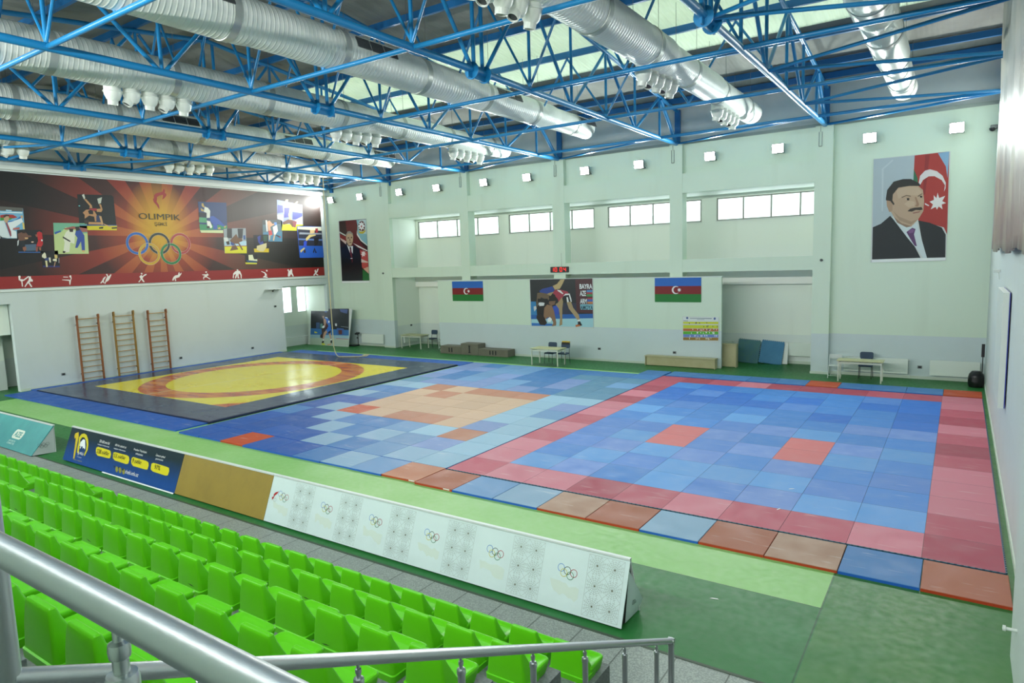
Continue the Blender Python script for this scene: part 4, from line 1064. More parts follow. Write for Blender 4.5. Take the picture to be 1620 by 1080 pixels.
# brushed steel railings
M_STEEL = mat('brushed_stainless_steel', 'BFC4C6', .36, .9, bump=(60, .03)); M_STEEL2 = mat('polished_steel', 'C8CCCE', .28, .9)
RX = -2.8
def ry_z(y): return .97+(-5.42-y)*.4955
root = empty('stair_handrail', (RX, -5.42, 0), label='brushed steel railing sloping down beside the seats', cat='railing')
def loc(p): return (p[0]-RX, p[1]+5.42, p[2])
m = MB(); m.tube(loc((RX, -10.42, ry_z(-10.42))), loc((RX, -5.42, .97)), .028, 16)
m.lathe(loc((RX, -5.42, .97)), (1, 0, 0), [(.001, -.03), (.03, -.03), (.034, 0), (.03, .03), (.001, .03)], 16); m.build('handrail', M_STEEL, root)
def floor_z(y):
    if y > -5.45: return 0.006
    k = int((-5.45-y)/.29)+1; return min(.1765*k, 3.2)
def baluster(x, y, zt, zb, root, off, r=.021):
    m = MB(); p = lambda z: (x-off[0], y-off[1], z-off[2])
    m.tube(p(zb), p(zt-.1), r, 14)
    m.lathe(p(zt-.1), (0, 0, 1), [(r, 0), (r*1.16, .001), (r*1.16, .022), (r*1.05, .03), (.5*r, .032), (.001, .0325)], 18)
    m.lathe(p(zt-.07), (0, 0, 1), [(.0105, 0), (.0105, .022), (.0135, .024), (.0145, .034), (.0135, .044), (.007, .047), (.007, .075)], 16); m.build('baluster', M_STEEL2, root)
    m = MB(); m.lathe(p(zb), (0, 0, 1), [(.045, 0), (.045, .006), (.03, .012), (.022, .014)], 16); m.build('base_flange', M_STEEL2, root)
for y in (-5.78, -6.45, -7.12, -7.8, -8.5, -9.2, -9.9):
    baluster(RX, y, ry_z(y)-.02, floor_z(y), root, (RX, -5.42, 0))
m = MB(); m.tube((0, 0, .006), (0, 0, .95), .028, 16); m.lathe((0, 0, .93), (0, 0, 1), [(.03, 0), (.033, .01), (.033, .02), (.028, .03)], 16); m.build('end_post', M_STEEL, root)
m = MB(); m.tube(loc((RX, -5.42, .46)), loc((RX, -5.9, .7)), .009, 8); m.build('lower_bar', M_STEEL2, root)
m = MB(); m.tube((0, -5.0, 3.2), (0, -5.0, 4.12), .026, 16); m.build('top_post', M_STEEL, root)
# landing barrier in front of the camera's landing
LY, LZ = -10.655, 4.09
root = empty('landing_railing', (-1.6, LY, 3.2), label='thick brushed steel handrail running across the bottom left corner, nearest the viewer', cat='railing')
m = MB(); m.tube((-1.13, 0, LZ-3.2), (1.6, 0, LZ-3.2), .0235, 24); m.build('handrail', M_STEEL, root)
for x in (-1.605, -.8, -.05): baluster(x, LY, LZ-.02, 3.2, root, (-1.6, LY, 3.2), .0185)
# stairs and landing
root = empty('staircase', (RX, -5.45, 0), label='grey stone steps descending between the seats and the right wall', cat='staircase')
for k in range(18):
    y1 = -5.45-.29*k; z1 = min(.1765*(k+1), 3.2)
    m = MB(); m.box(-3.36-RX, XR-.01-RX, (YN+.01 if k == 17 else y1-.29)+5.45, y1+5.45, .006, z1-(.0 if k == 17 else 0)); m.build('step', M_STEP, root)

# ================================================================ A-FRAME BOARDS
YF, YK, YBK, ZRG = -4.0, -3.7, -3.42, .80
M_WFR = mat('white_board_frame', 'CDD6D4', .45); M_WVIN = mat('white_vinyl', 'C6D8D8', .35, noise=(3, .25, 'B8CACA')); M_INSIDE = mat('board_inside_dark', '14161A', .8)
ub = Vector((0, YK-YF, ZRG-.03)).normalized(); SL_ = math.hypot(YK-YF, ZRG-.03)
def aframe(name, x0, x1, m_front, label, zr=ZRG, yf=YF, ybk=YBK, ends=True, m_end=None):
    root = empty(name, ((x0+x1)/2, YK, 0), label=label, cat='advertising board', group='board line before the stand'); xc = (x0+x1)/2
    def P(x, y, z): return (x-xc, y-YK, z)
    t = .014; f = MB(); f.add([P(x0, yf, .03), P(x1, yf, .03), P(x1, YK, zr), P(x0, YK, zr), P(x0, yf+t, .03), P(x1, yf+t, .03), P(x1, YK+t, zr-.02), P(x0, YK+t, zr-.02)], [(0,1,2,3), (7,6,5,4), (0,4,5,1), (1,5,6,2), (2,6,7,3), (3,7,4,0)])
    f.build('front_panel', m_front, root)
    b = MB(); b.add([P(x0, ybk, .0), P(x1, ybk, .0), P(x1, YK+.016, zr), P(x0, YK+.016, zr), P(x0, ybk-t, .0), P(x1, ybk-t, .0), P(x1, YK+.012, zr-.03), P(x0, YK+.012, zr-.03)], [(3,2,1,0), (4,5,6,7), (0,1,5,4), (1,2,6,5), (2,3,7,6), (3,0,4,7)])
    b.build('back_panel', M_WFR, root)
    r = MB(); r.box(x0-xc, x1-xc, -.018, .034, zr-.012, zr+.014); r.build('top_strip', M_WFR, root)
    if ends:
        for x in (x0+.004, x1-.012):
            e = MB()
            e.add([P(x, yf+.02, .03), P(x, ybk-.02, .0), P(x, YK, zr-.02), P(x+.008, yf+.02, .03), P(x+.008, ybk-.02, .0), P(x+.008, YK, zr-.02)], [(0,1,2), (5,4,3), (0,3,4,1), (1,4,5,2), (2,5,3,0)])
            e.build('end_panel', m_end or M_WVIN, root)
    return root, xc
# blue board with the anniversary figures
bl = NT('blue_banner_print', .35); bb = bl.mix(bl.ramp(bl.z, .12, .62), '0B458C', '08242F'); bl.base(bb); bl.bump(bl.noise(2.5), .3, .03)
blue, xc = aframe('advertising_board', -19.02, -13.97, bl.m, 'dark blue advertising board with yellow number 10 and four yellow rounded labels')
def afo(xc, yf=YF): return Vector((-xc, yf-YK, .03))
AFM = print_mat('board_print', .35)
BLP = unpack('bluebanner')
for nm_, idx in (('number_emblem', (0, 1, 2)), ('yellow_label', (3,)), ('yellow_label', (4,)), ('yellow_label', (5,)), ('yellow_label', (6,)), ('round_icon', (7,)), ('round_icon', (8,)), ('round_icon', (9,))):
    art(nm_, [BLP[q] for q in idx], afo(xc), (1, 0, 0), ub, AFM, blue)
M_TXW = mat('print_white', 'E2E8E8', .4); M_TXK = mat('print_black', '14181A', .4)
def aft(s, x0, x1, b0, b1, m, parent, xc, bold=True):
    og = afo(xc)+Vector((x0, 0, 0))+ub*b0+ub.cross(Vector((1, 0, 0)))*-.006
    return text_part('lettering', s, m, (x1-x0, b1-b0), og, (1, 0, 0), ub, parent, bold)
for s, x0, x1, b0, b1, m in [('238 nəfər', -17.50, -16.92, .365, .465, M_TXK), ('153 nəfər', -16.73, -16.17, .375, .465, M_TXK), ('9 nəfər', -15.86, -15.47, .365, .465, M_TXK), ('97%', -14.93, -14.70, .36, .455, M_TXK),
      ('500-600 arası bal', -17.50, -17.02, .615, .68, M_TXW), ('toplayan məzunumuz', -17.55, -17.0, .545, .585, M_TXW), ('600-dən yüksək bal', -16.76, -16.26, .61, .675, M_TXW), ('toplayan məzunumuz', -16.78, -16.25, .545, .585, M_TXW),
      ('Prezident Təqaüdçüsü', -15.92, -15.38, .62, .68, M_TXW), ('məzunumuz', -15.80, -15.50, .555, .595, M_TXW), ('Ümumi qəbul', -14.99, -14.63, .615, .685, M_TXW), ('göstəricimiz', -14.97, -14.67, .55, .595, M_TXW),
      ('sheki.edu.az', -16.02, -15.46, .105, .19, M_TXW), ('şəki', -18.36, -18.08, .20, .30, M_TXW), ('Liseyi', -18.34, -18.12, .15, .175, M_TXW), ('TƏHSİL KOMPLEKSİ', -18.5, -18.05, .07, .095, mat('print_yellow', 'B8B020', .4))]:
    aft(s, x0, x1, b0, b1, m, blue, xc, False)
for i, s in enumerate('wfi'): aft(s, -16.57+i*.195, -16.50+i*.195, .15, .2, mat('print_olive', '2A3A2A', .4), blue, xc)
k = MB(); k.add([(-17.0-xc, YF-YK-.02, .012), (-13.99-xc, YF-YK-.02, .012), (-13.99-xc, YF-YK+.02, .05), (-17.0-xc, YF-YK+.02, .05)], [(0,1,2,3)]); k.build('lower_strip', M_WFR, blue)
# plain ochre board
gold, _ = aframe('advertising_board', -13.96, -11.02, mat('ochre_board', '8E7A2C', .55, noise=(1.6, .7, '7C6A26')), 'plain ochre brown advertising board without print', ends=False)
k = MB(); k.box(.0-.02, .02-.0, 0, .01, 0, .001); 
# white board with interlocking rings and star lattice
white, xc = aframe('advertising_board', -11.01, -3.97, M_WVIN, 'long white advertising board with six sets of small coloured rings and star lattice columns', ends=False)
lay = []
RC = [('3F7FC8', -.105, .02), ('23302C', .0, .0), ('A8303C', .105, -.02+.005), ('C8C03A', -.052, -.035), ('2F7F4E', .055, -.055)]
for i, cx in enumerate((-10.63, -9.48, -8.32, -7.14, -5.97, -4.81)):
    rr_ = random.Random(i); blob = [(cx-.24+.44*(t/9), .36-.05*(t/9)+rr_.uniform(-.02, .02)) for t in range(10)]+[(cx+.2-.4*(t/9), .17+rr_.uniform(-.04, .03)+.08*(t/9)) for t in range(10)]
    lay.append(('C4D3CA', blob))
    art('paste_stain', [lay[-1]], afo(xc), (1, 0, 0), ub, AFM, white)
    art('printed_rings', [ring(c_, cx+dx_*.92, .505+dy_, .052, .045, 22) for c_, dx_, dy_ in RC], afo(xc), (1, 0, 0), ub, AFM, white)
def seg(p, q, w=.0013):
    d = Vector((q[0]-p[0], q[1]-p[1])); n = Vector((-d.y, d.x)).normalized()*w; return [(p[0]+n.x, p[1]+n.y), (p[0]-n.x, p[1]-n.y), (q[0]-n.x, q[1]-n.y), (q[0]+n.x, q[1]+n.y)]
for i in range(6):
    lines = []; dots = []
    x0 = -10.1+i*1.164-.25; x1 = x0+.5
    for cxs in (x0+.13, x0+.375):
        for cb in (.655, .405, .155):
            dots.append(disc(cxs, cb, .011, 8))
            for t in range(16):
                a_ = 2*math.pi*t/16; ca, sa = math.cos(a_), math.sin(a_); rm = min(.122/max(abs(ca), 1e-6), .124/max(abs(sa), 1e-6))
                lines.append(seg((cxs+ca*.012, cb+sa*.012), (cxs+ca*rm, cb+sa*rm)))
                for rk, of in ((.045, .5), (.07, .5), (.095, .5), (.12, .5)):
                    a1 = 2*math.pi*(t+of)/16; a2 = 2*math.pi*(t+1+of)/16
                    if rk > .1 and t % 2: continue
                    lines.append(seg((cxs+math.cos(a1)*rk, cb+math.sin(a1)*rk), (cxs+math.cos(a2)*rk*(1.06 if t % 2 else .94), cb+math.sin(a2)*rk*(1.06 if t % 2 else .94))))
    for a0, b0, a1, b1 in ((x0, .03, x1, .03), (x0, .78, x1, .78), (x0, .03, x0, .78), (x1, .03, x1, .78)): lines.append(seg((a0, b0), (a1, b1)))
    art('star_lattice', [many('8C9892', lines), many('5A5A44', dots)], afo(xc), (1, 0, 0), ub, AFM, white, .0012, .0004)
fl_ = [('A82A30', [(-10.93, .43), (-10.86, .47), (-10.8, .52), (-10.78, .57), (-10.8, .55), (-10.86, .53), (-10.9, .49), (-10.88, .42), (-10.91, .38)])]; art('small_flame', fl_+[ring('9AA8A8', -10.83, .40, .035, .028, 16)], afo(xc), (1, 0, 0), ub, AFM, white)
e = MB(); x = -3.99-xc   # torn end flap with a dark slit
e.add([(x, YF-YK+.16, .02), (x, YBK-YK, .0), (x+.05, YBK-YK+.03, .16), (x+.0, 0.0, ZRG-.15), (x+.035, YF-YK+.3, .3)], [(0, 1, 4), (1, 2, 4), (2, 3, 4), (3, 0, 4)]); e.add([(x-.01, YF-YK+.02, .03), (x-.01, .02, ZRG-.03), (x-.01, YBK-YK-.02, .0)], [(0, 1, 2)], 1)
e.build('torn_end_flap', [M_WVIN, M_INSIDE], white)
art('flap_rings', [ring('4A5254', -.02, 0, .03, .024, 14), ring('4A5254', .02, 0, .03, .024, 14), ring('4A5254', .06, 0, .03, .024, 14)], (x+.02, YF-YK+.36, .22), (.0, 1, -.1), (0.05, 0, 1), AFM, white, .012)
# teal board
tq = NT('teal_vinyl', .4); tq.base(tq.mix(tq.ramp(tq.noise(.9), .3, .7), '1C7C80', '3A9C98')); tq.bump(tq.noise(2), .25, .03)
teal, xc = aframe('advertising_board', -23.9, -20.12, tq.m, 'teal advertising board with white AZE badge and grey triangular end', zr=.70, yf=-4.27, ybk=-3.72+.02, m_end=mat('grey_vinyl', 'B4BCBC', .4))
ubt = Vector((0, YK+4.27, .67)).normalized()
teal_o = Vector((-xc, -4.27-YK, .03))
def rrect(x0, b0, x1, b1, r, n=5):
    out = []
    for cx_, cb_, a0 in ((x1-r, b1-r, 0), (x0+r, b1-r, 90), (x0+r, b0+r, 180), (x1-r, b0+r, 270)):
        for i in range(n+1): t = R(a0+90*i/n); out.append((cx_+r*math.cos(t), cb_+r*math.sin(t)))
    return out
art('badge', [('D2DCCC', rrect(-21.86, .30, -21.28, .56, .09))], teal_o, (1, 0, 0), ubt, AFM, teal)
art('round_badge', [('D2DCCC', disc(-23.1, .42, .16, 24)), ('2F8A88', disc(-23.1, .44, .1, 20))], teal_o, (1, 0, 0), ubt, AFM, teal)
def tt(s, x0, x1, b0, b1, m): return text_part('lettering', s, m, (x1-x0, b1-b0), teal_o+Vector((x0, 0, 0))+ubt*b0+Vector((0, -.006, .003)), (1, 0, 0), ubt, teal, True)
tt('AZE', -21.78, -21.36, .35, .51, mat('print_teal', '4C9A92', .4)); tt('SPORTS', -21.85, -21.45, .20, .25, mat('print_paleteal', 'A8CCC4', .4)); tt('COMMITTEE', -21.87, -21.42, .13, .18, MATS['print_paleteal'])
art('end_rings', [ring('6E7A7A', -.09, 0, .045, .037, 16), ring('6E7A7A', 0, 0, .045, .037, 16), ring('6E7A7A', .09, 0, .045, .037, 16), ring('6E7A7A', -.045, -.04, .045, .037, 16), ring('6E7A7A', .045, -.04, .045, .037, 16)], (-20.12-xc+.001, -.27, .26), (0, 1, 0), (0, 0, 1), AFM, teal, .002)

# ================================================================ LONG BANNER ON THE LEFT WALL
BX = XL+.03
s = NT('banner_print_rays', .42); cy_, cz_ = 5.98, 6.25
dy = s.math('SUBTRACT', s.y, cy_); dz = s.math('SUBTRACT', s.z, cz_); rad = s.math('SQRT', s.math('ADD', s.math('MULTIPLY', s.math('MULTIPLY', dy, dy), .8), s.math('MULTIPLY', dz, dz)))
ang = s.math('ARCTAN2', dz, dy); ray = s.gt(s.math('SINE', s.math('MULTIPLY', ang, 15.0)), 0.0); ray2 = s.ramp(s.math('SINE', s.math('MULTIPLY', ang, 7.0)), -1, 1)
near = s.mix(ray, 'A8401E', 'BC6A30'); mid = s.mix(ray, '3E1612', '8A2A1A'); far = s.mix(ray, '0E0C0C', '241613')
c = s.mix(s.ramp(rad, .9, 2.6), near, mid); c = s.mix(s.ramp(rad, 2.4, 4.9), c, far)
rt = s.math('MULTIPLY', s.ramp(dy, 2.0, 3.5), s.ramp(dy, 7.2, 5.2)); c = s.mix(s.math('MULTIPLY', rt, .5), c, s.mix(ray, '3A3A32', '5E4A3C'))
gz = s.math('SUBTRACT', s.z, 6.95); gr = s.math('SQRT', s.math('ADD', s.math('MULTIPLY', dy, dy), s.math('MULTIPLY', s.math('MULTIPLY', gz, gz), .62))); c = s.mix(s.ramp(gr, 1.55, .35, 0, .95), c, 'C89A14'); c = s.mix(s.ramp(rad, 1.2, .2, 0, .8), c, 'CCA010')
s.base(c); s.bump(s.noise(1.0, s.stretch(1, 1.6, .25)), .25, .03)
ban = empty('wall_banner', (BX, 7.7, 6.35), label='long red and black OLIMPIK ŞƏKİ banner with interlocking rings on the left wall', cat='banner')
def bl_(y, z): return (.0, y-7.7, z-6.35)
m = MB(); m.box(-.02, 0, -1.5-7.7, 15.5-7.7, 4.12-6.35, 8.68-6.35); m.build('printed_sheet', s.m, ban)
BPM = print_mat('banner_print', .42)
org = Vector((0, -7.7, -6.35))
lay = [('8E2220', rect(-1.5, 4.12, 15.5, 4.6))]
art('red_strip', lay, org, (0, 1, 0), (0, 0, 1), BPM, ban)
for key in sorted(q for q in ART if q.startswith('photo_')): art('sports_photo', unpack(key), org, (0, 1, 0), (0, 0, 1), BPM, ban, .004)
art('flame_emblem', unpack('flame'), org, (0, 1, 0), (0, 0, 1), BPM, ban, .004)
cl = []
for it in unpack('icons'):
    cx_ = sum(q[0] for q in it[1])/len(it[1])
    for c_ in cl:
        if abs(c_[0]-cx_) < .75: c_[1].append(it); break
    else: cl.append((cx_, [it]))
for c_ in cl: art('sport_icon', [('E4E0DC', None, [q[1] for q in c_[1]])], org, (0, 1, 0), (0, 0, 1), BPM, ban, .004)
lay = []
for cc, y, z in (('1F60B4', 4.85, 5.92), ('26302C', 5.86, 5.92), ('A83A38', 6.88, 5.92), ('C8A020', 5.35, 5.44), ('17783E', 6.37, 5.44)):
    lay += [ring('D8D8D0', y, z, .504, .386, 56), ring(cc, y, z, .497, .393, 56)]
art('interlocking_rings', lay, org, (0, 1, 0), (0, 0, 1), BPM, ban, .012)
lay = []   # the crossings where the upper rings pass over the lower ones again
for cc, y, z, f0, f1 in (('1F60B4', 4.85, 5.92, .93, 1.0), ('26302C', 5.86, 5.92, .93, 1.0), ('26302C', 5.86, 5.92, .6, .68), ('A83A38', 6.88, 5.92, .6, .68)):
    lay += [ring('D8D8D0', y, z, .505, .385, 56, f0, f1), ring(cc, y, z, .495, .395, 56, f0, f1)]
art('ring_crossings', lay, org, (0, 1, 0), (0, 0, 1), BPM, ban, .018)
M_TXD = mat('print_dark_green', '2A3018', .4)
text_part('lettering', 'OLIMPIK', M_TXD, (1.95, .27), (.02, 5.03-7.7, 7.02-6.35), (0, 1, 0), (0, 0, 1), ban)
text_part('lettering', 'ŞƏKİ', M_TXD, (.6, .24), (.02, 5.71-7.7, 6.70-6.35), (0, 1, 0), (0, 0, 1), ban)

# ================================================================ POSTERS AND FLAGS
M_EDGE = mat('poster_backing', 'C8CEC8', .6); PPR = print_mat('poster_print', .35); PMT = print_mat('poster_print_matt', .6)
def poster(name, key, origin, ua_, ub_, a0, a1, b0, b1, m, label, cat, off=(0, 0)):
    """thin sheet with printed artwork; a,b are metres along the sheet axes"""
    ua_ = Vector(ua_).normalized(); ubv = Vector(ub_).normalized(); n = ua_.cross(ubv); c0 = Vector(origin)+ua_*(a0+a1)/2+ubv*(b0+b1)/2
    root = empty(name, c0, label=label, cat=cat)
    s_ = MB(); s_.obox((0, 0, 0), ua_, ubv, n, (a1-a0)/2, (b1-b0)/2, .006); s_.build('sheet', M_EDGE, root)
    og = Vector(origin)-c0
    art('print', unpack(key) if isinstance(key, str) else key, og+n*.006, ua_, ubv, m, root)
    return root
poster('portrait_poster', 'portrait_a', (0, 16.08, 0), (1, 0, 0), (0, 0, 1), -30.98, -28.68, 3.63, 7.24, PPR, 'tall poster of a balding person in dark suit before a dark red wavy background', 'poster')
poster('portrait_poster', 'portrait_b', (0, 16.08, 0), (1, 0, 0), (0, 0, 1), -3.39, -1.12, 4.12, 7.74, PMT, 'poster of a person with moustache and purple tie before a red flag with crescent', 'poster')
w_ = poster('wrestling_poster', 'wrestlers', (0, 15.725, 0), (1, 0, 0), (0, 0, 1), -17.66, -14.30, 1.46, 3.72, PPR, 'wide photo poster of two wrestlers bending over, on the partition under the clock', 'poster')
cw = w_.location
for s_, x0, x1, b0, b1, m in (('BAYRA', -14.98, -14.34, 3.24, 3.46, M_TXW), ('AZE', -14.97, -14.66, 2.92, 3.16, M_TXW), ('ARM', -14.97, -14.62, 2.57, 2.80, M_TXW), ('AMOYA', -14.96, -14.32, 2.30, 2.50, mat('print_tealdark', '1F4A58', .4))):
    text_part('lettering', s_, m, (x1-x0, b1-b0), (x0-cw.x, 15.71-cw.y, b0-cw.z), (1, 0, 0), (0, 0, 1), w_, True)
text_part('lettering', 'ARM', M_TXW, (.28, .14), (-17.2-cw.x, 15.708-cw.y, 2.48-cw.z), (1, 0, 0), (0, 0, 1), w_, True)
ch = poster('belt_chart', 'chart', (0, 15.725, 0), (1, 0, 0), (0, 0, 1), -10.2, -8.69, 1.07, 2.08, PMT, 'small chart with yellow, white, orange, green, blue and brown bands on the partition', 'poster')
lp = poster('leaning_picture', 'leaning', (0, 15.2, 0), (1, 0, 0), (0, .45, 2.1), -33.35, -29.78, 0.0, 2.2, PPR, 'large picture board of a wrestler in blue leaning in the corner behind the rope', 'picture')
def flag(x0, x1, z0, z1, label):
    W = x1-x0; H = z1-z0; cxf = x0+W*.46; czf = z0+H*.5
    star = []
    for k in range(16): rr0 = (.085 if k % 2 == 0 else .045)*H; t = 2*math.pi*k/16; star.append((cxf+.15*H+rr0*math.cos(t), czf+rr0*math.sin(t)))
    cres = [(cxf+.165*H*math.cos(R(a_)), czf+.165*H*math.sin(R(a_))) for a_ in range(50, 311, 10)]+[(cxf+.035*H+.13*H*math.cos(R(a_)), czf+.13*H*math.sin(R(a_))) for a_ in range(305, 54, -10)]
    P = [('2064B8', rect(x0, z0+H*.66, x1, z1)), ('7E1418', rect(x0, z0+H*.33, x1, z0+H*.66)), ('14762C', rect(x0, z0, x1, z0+H*.33)), ('E4E4E4', cres), ('E4E4E4', star)]
    o = poster('flag', P, (0, 15.725, 0), (1, 0, 0), (0, 0, 1), x0, x1, z0, z1, PMT, label, 'flag'); o['group'] = 'flags on the partition'
flag(-22.37, -20.41, 2.65, 3.65, 'blue, red and green flag with white crescent on the partition, left of the wrestling poster')
flag(-11.4, -9.41, 2.67, 3.68, 'blue, red and green flag with white crescent on the partition, above the belt chart')
# hanging banner on the right wall, seen edge-on
rb = NT('side_banner_print', .3); c = rb.mix(rb.ramp(rb.z, 5.0, 8.0), '8A6A68', '9AA09A'); c = rb.mix(rb.ramp(rb.noise(.5), .45, .65, 0, .7), c, 'B8B09A'); rb.base(c); rb.bump(rb.noise(1.0, rb.stretch(1, 4, .3)), .6, .05)
m = MB(); NY, NZ = 60, 26
for i in range(NY+1):
    for j in range(NZ+1):
        y = -6+i*16.0/NY; z = 4.46+j*6.3/NZ; x = -.02-.05*math.sin(y*2.6)*(.4+.6*math.sin(z*.9))-.03*math.sin(y*6+z)
        m.v.append((x, y, z+(.05*math.sin(y*1.3) if j == 0 else 0)))
for i in range(NY):
    for j in range(NZ): m.f.append([i*(NZ+1)+j, (i+1)*(NZ+1)+j, (i+1)*(NZ+1)+j+1, i*(NZ+1)+j+1]); m.mi.append(0); m.sm.append(True)
o = m.build('hanging_banner', rb.m); so = o.modifiers.new('thickness', 'SOLIDIFY'); so.thickness = .006
tag(o, 'crumpled glossy banner hanging on the right wall, seen almost edge-on', 'banner')

# ================================================================ FURNITURE AND SMALL THINGS
M_TTOP = mat('birch_laminate', 'B9BB8C', .4, noise=(4, .4, 'A8A878')); M_TLEG = mat('cream_steel_leg', 'C8CEBC', .4); M_BLK = mat('black_steel', '17191C', .4); M_CHB = mat('blue_grey_fabric', '33475C', .7)
M_WHT = mat('white_plastic', 'C9D2CC', .4); M_WOODB = mat('pale_beech_board', 'B3AE86', .5, noise=(3, .5, 'A39C70')); M_GREYP = mat('grey_podium_board', '6F6E5E', .6, noise=(2.5, .5, '5E5D50'))
def table(x, y, lx, ly, label, h=.75):
    root = empty('table', (x, y, 0), label=label, cat='table'); m = MB(); m.box(-lx/2, lx/2, -ly/2, ly/2, h-.028, h); m.build('tabletop', M_TTOP, root, .004)
    for sx in (-1, 1):
        for sy in (-1, 1):
            m = MB(); px, py = sx*(lx/2-.06), sy*(ly/2-.06); m.box(px-.02, px+.02, py-.02, py+.02, 0, h-.028); m.build('leg', M_TLEG, root)
    m = MB()
    for sy in (-1, 1): m.box(-lx/2+.08, lx/2-.08, sy*(ly/2-.06)-.012, sy*(ly/2-.06)+.012, h-.12, h-.06)
    for sx in (-1, 1): m.box(sx*(lx/2-.06)-.012, sx*(lx/2-.06)+.012, -ly/2+.08, ly/2-.08, h-.12, h-.06)
    m.build('apron', M_TLEG, root); return root
table(-25.55, 16.2, 1.5, .75, 'pale wooden topped table on cream legs in the left recess, chair behind it')
table(-15.62, 13.88, 1.42, .78, 'pale topped table with cream legs standing before the wrestling poster')
table(-3.48, 14.85, 1.45, .62, 'pale topped table with white legs before the portrait with the red flag')
def chair(x, y, rz, label, m_seat=None, m_leg=None, group=None):
    root = empty('chair', (x, y, 0), rz, label, 'chair', group); ms, ml = m_seat or M_CHB, m_leg or M_BLK
    m = MB(); rg = []
    for z, w_, d_ in ((.44, .20, .19), (.455, .225, .21), (.48, .225, .21), (.492, .2, .185)):
        pts = []
        for cx_, cy_, a0 in ((w_-.05, -d_+.05, -90), (w_-.05, d_-.05, 0), (-w_+.05, d_-.05, 90), (-w_+.05, -d_+.05, 180)):
            for i in range(5): t = R(a0+22.5*i); pts.append(Vector((cx_+.05*math.cos(t), cy_+.05*math.sin(t), z)))
        rg.append(pts)
    m.loft(rg); m.build('seat', ms, root)
    m = MB(); rg = []
    for t_, w_ in ((-.022, .19), (-.015, .215), (.015, .215), (.022, .19)):
        pts = []
        for cx_, cz_, a0 in ((w_-.06, .68+.06, -90), (w_-.06, .92-.06, 0), (-w_+.06, .92-.06, 90), (-w_+.06, .68+.06, 180)):
            for i in range(5):
                t = R(a0+22.5*i); px = cx_+.06*math.cos(t); pz = cz_+.06*math.sin(t); pts.append(Vector((px, .235+t_-.25*px*px+(pz-.8)*.12, pz)))
        rg.append(pts)
    m.loft(rg); m.build('backrest', ms, root)
    for sx in (-1, 1):
        m = MB(); m.path([(sx*.2, -.2, 0), (sx*.195, -.175, .44), (sx*.195, .17, .445)], .011); m.build('leg', ml, root)
        m = MB(); m.path([(sx*.21, .23, 0), (sx*.195, .17, .44), (sx*.19, .2, .6), (sx*.17, .235, .78)], .011); m.build('leg', ml, root)
    return root
chair(-24.95, 16.95, 0, 'dark blue chair behind the table in the left recess')
chair(-15.75, 14.28, 0, 'blue grey chair behind the middle table, its backrest bare, left of its neighbour')
c2 = chair(-15.12, 14.34, 0, 'blue grey chair behind the middle table, with the yellow and black bag on its backrest')
chair(-3.38, 15.52, 0, 'dark blue chair with black legs behind the right-hand table')
m = MB(); m.box(-.19, .19, -.035, .035, 0, .11); m.box(-.2, .2, -.05, -.035, -.1, .06, 1)
b = m.build('bag', [mat('yellow_fabric', 'C7A82A', .7), M_BLK], None, .02); b.location = (-15.12, 14.6, .875); tag(b, 'yellow and black bag hung over the backrest of a chair at the middle table', 'bag')
def folding_chair(x, y, rz, label, solid):
    root = empty('folding_chair', (x, y, 0), rz, label, 'chair')
    m = MB(); m.box(-.2, .2, -.19, .17, .43, .455); m.build('seat', M_WHT, root, .01)
    m = MB(); m.box(-.21, .21, .2, .222, .66 if solid else .62, .82 if solid else .8); m.build('backrest', M_WHT, root, .02 if solid else .005)
    for sx in (-1, 1):
        m = MB(); m.tube((sx*.2, -.24, 0), (sx*.2, .215, .8), .012); m.build('leg', M_WHT, root)
        m = MB(); m.tube((sx*.18, .26, 0), (sx*.18, -.12, .44), .012); m.build('leg', M_WHT, root)
    m = MB(); m.tube((-.2, -.19, .09), (.2, -.19, .09), .009); m.tube((-.18, .22, .07), (.18, .22, .07), .009); m.build('cross_bar', M_WHT, root)
folding_chair(-4.35, 15.3, 0, 'white folding chair beside the pilaster, left of the right-hand table', True)
folding_chair(-23.85, 16.5, R(40), 'white folding chair in the left recess beside the partition', False)
# winners' podium
pod = empty('winners_podium', (-20.65, 15.4, 0), label='grey three step winners podium marked II, I and III against the partition', cat='podium')
for nm, x0, x1, h, s_, nb in (('second_step', -22.8, -21.47, .39, 'II', 2), ('first_step', -21.46, -20.38, .56, 'I', 1), ('third_step', -20.37, -18.6, .34, 'III', 3)):
    m = MB(); m.box(x0+20.65, x1+20.65, -.32, .3, 0, h); o = m.build(nm, M_GREYP, pod, .006)
    m = MB(); xm = (x0+x1)/2+20.65
    for q in range(nb):
        xx = xm+(q-(nb-1)/2)*.17; m.box(xx-.035, xx+.035, -.324, -.32, h*.22, h*.82)
        if nb == 1: m.box(xx-.07, xx+.07, -.324, -.32, h*.78, h*.84); m.box(xx-.07, xx+.07, -.324, -.32, h*.18, h*.24)
    m.build('numeral', M_BLK, o)
def bench(loc_, L_, D_, H_, label, rot=(0, 0, 0), door=None):
    root = empty('bench', loc_, 0, label, 'bench'); root.rotation_euler = rot
    m = MB(); m.box(-L_/2-.03, L_/2+.03, -D_/2-.02, D_/2+.01, H_-.03, H_); m.build('seat_board', M_WOODB, root)
    m = MB(); m.box(-L_/2+.03, L_/2-.03, -D_/2+.05, -D_/2+.07, .02, H_-.03); m.build('front_board', M_WOODB, root)
    for sx in (-1, 1): m = MB(); m.box(sx*(L_/2)-.014, sx*(L_/2)+.014, -D_/2, D_/2, 0, H_-.03); m.build('side_board', M_WOODB, root)
bench((-10.22, 15.5, 0), 2.95, .33, .42, 'long low pale wooden bench against the partition under the belt chart')
bench((-8.42, 16.25, 0), .6, .3, .95, 'narrow pale wooden bench-like box standing on end behind the partition edge')
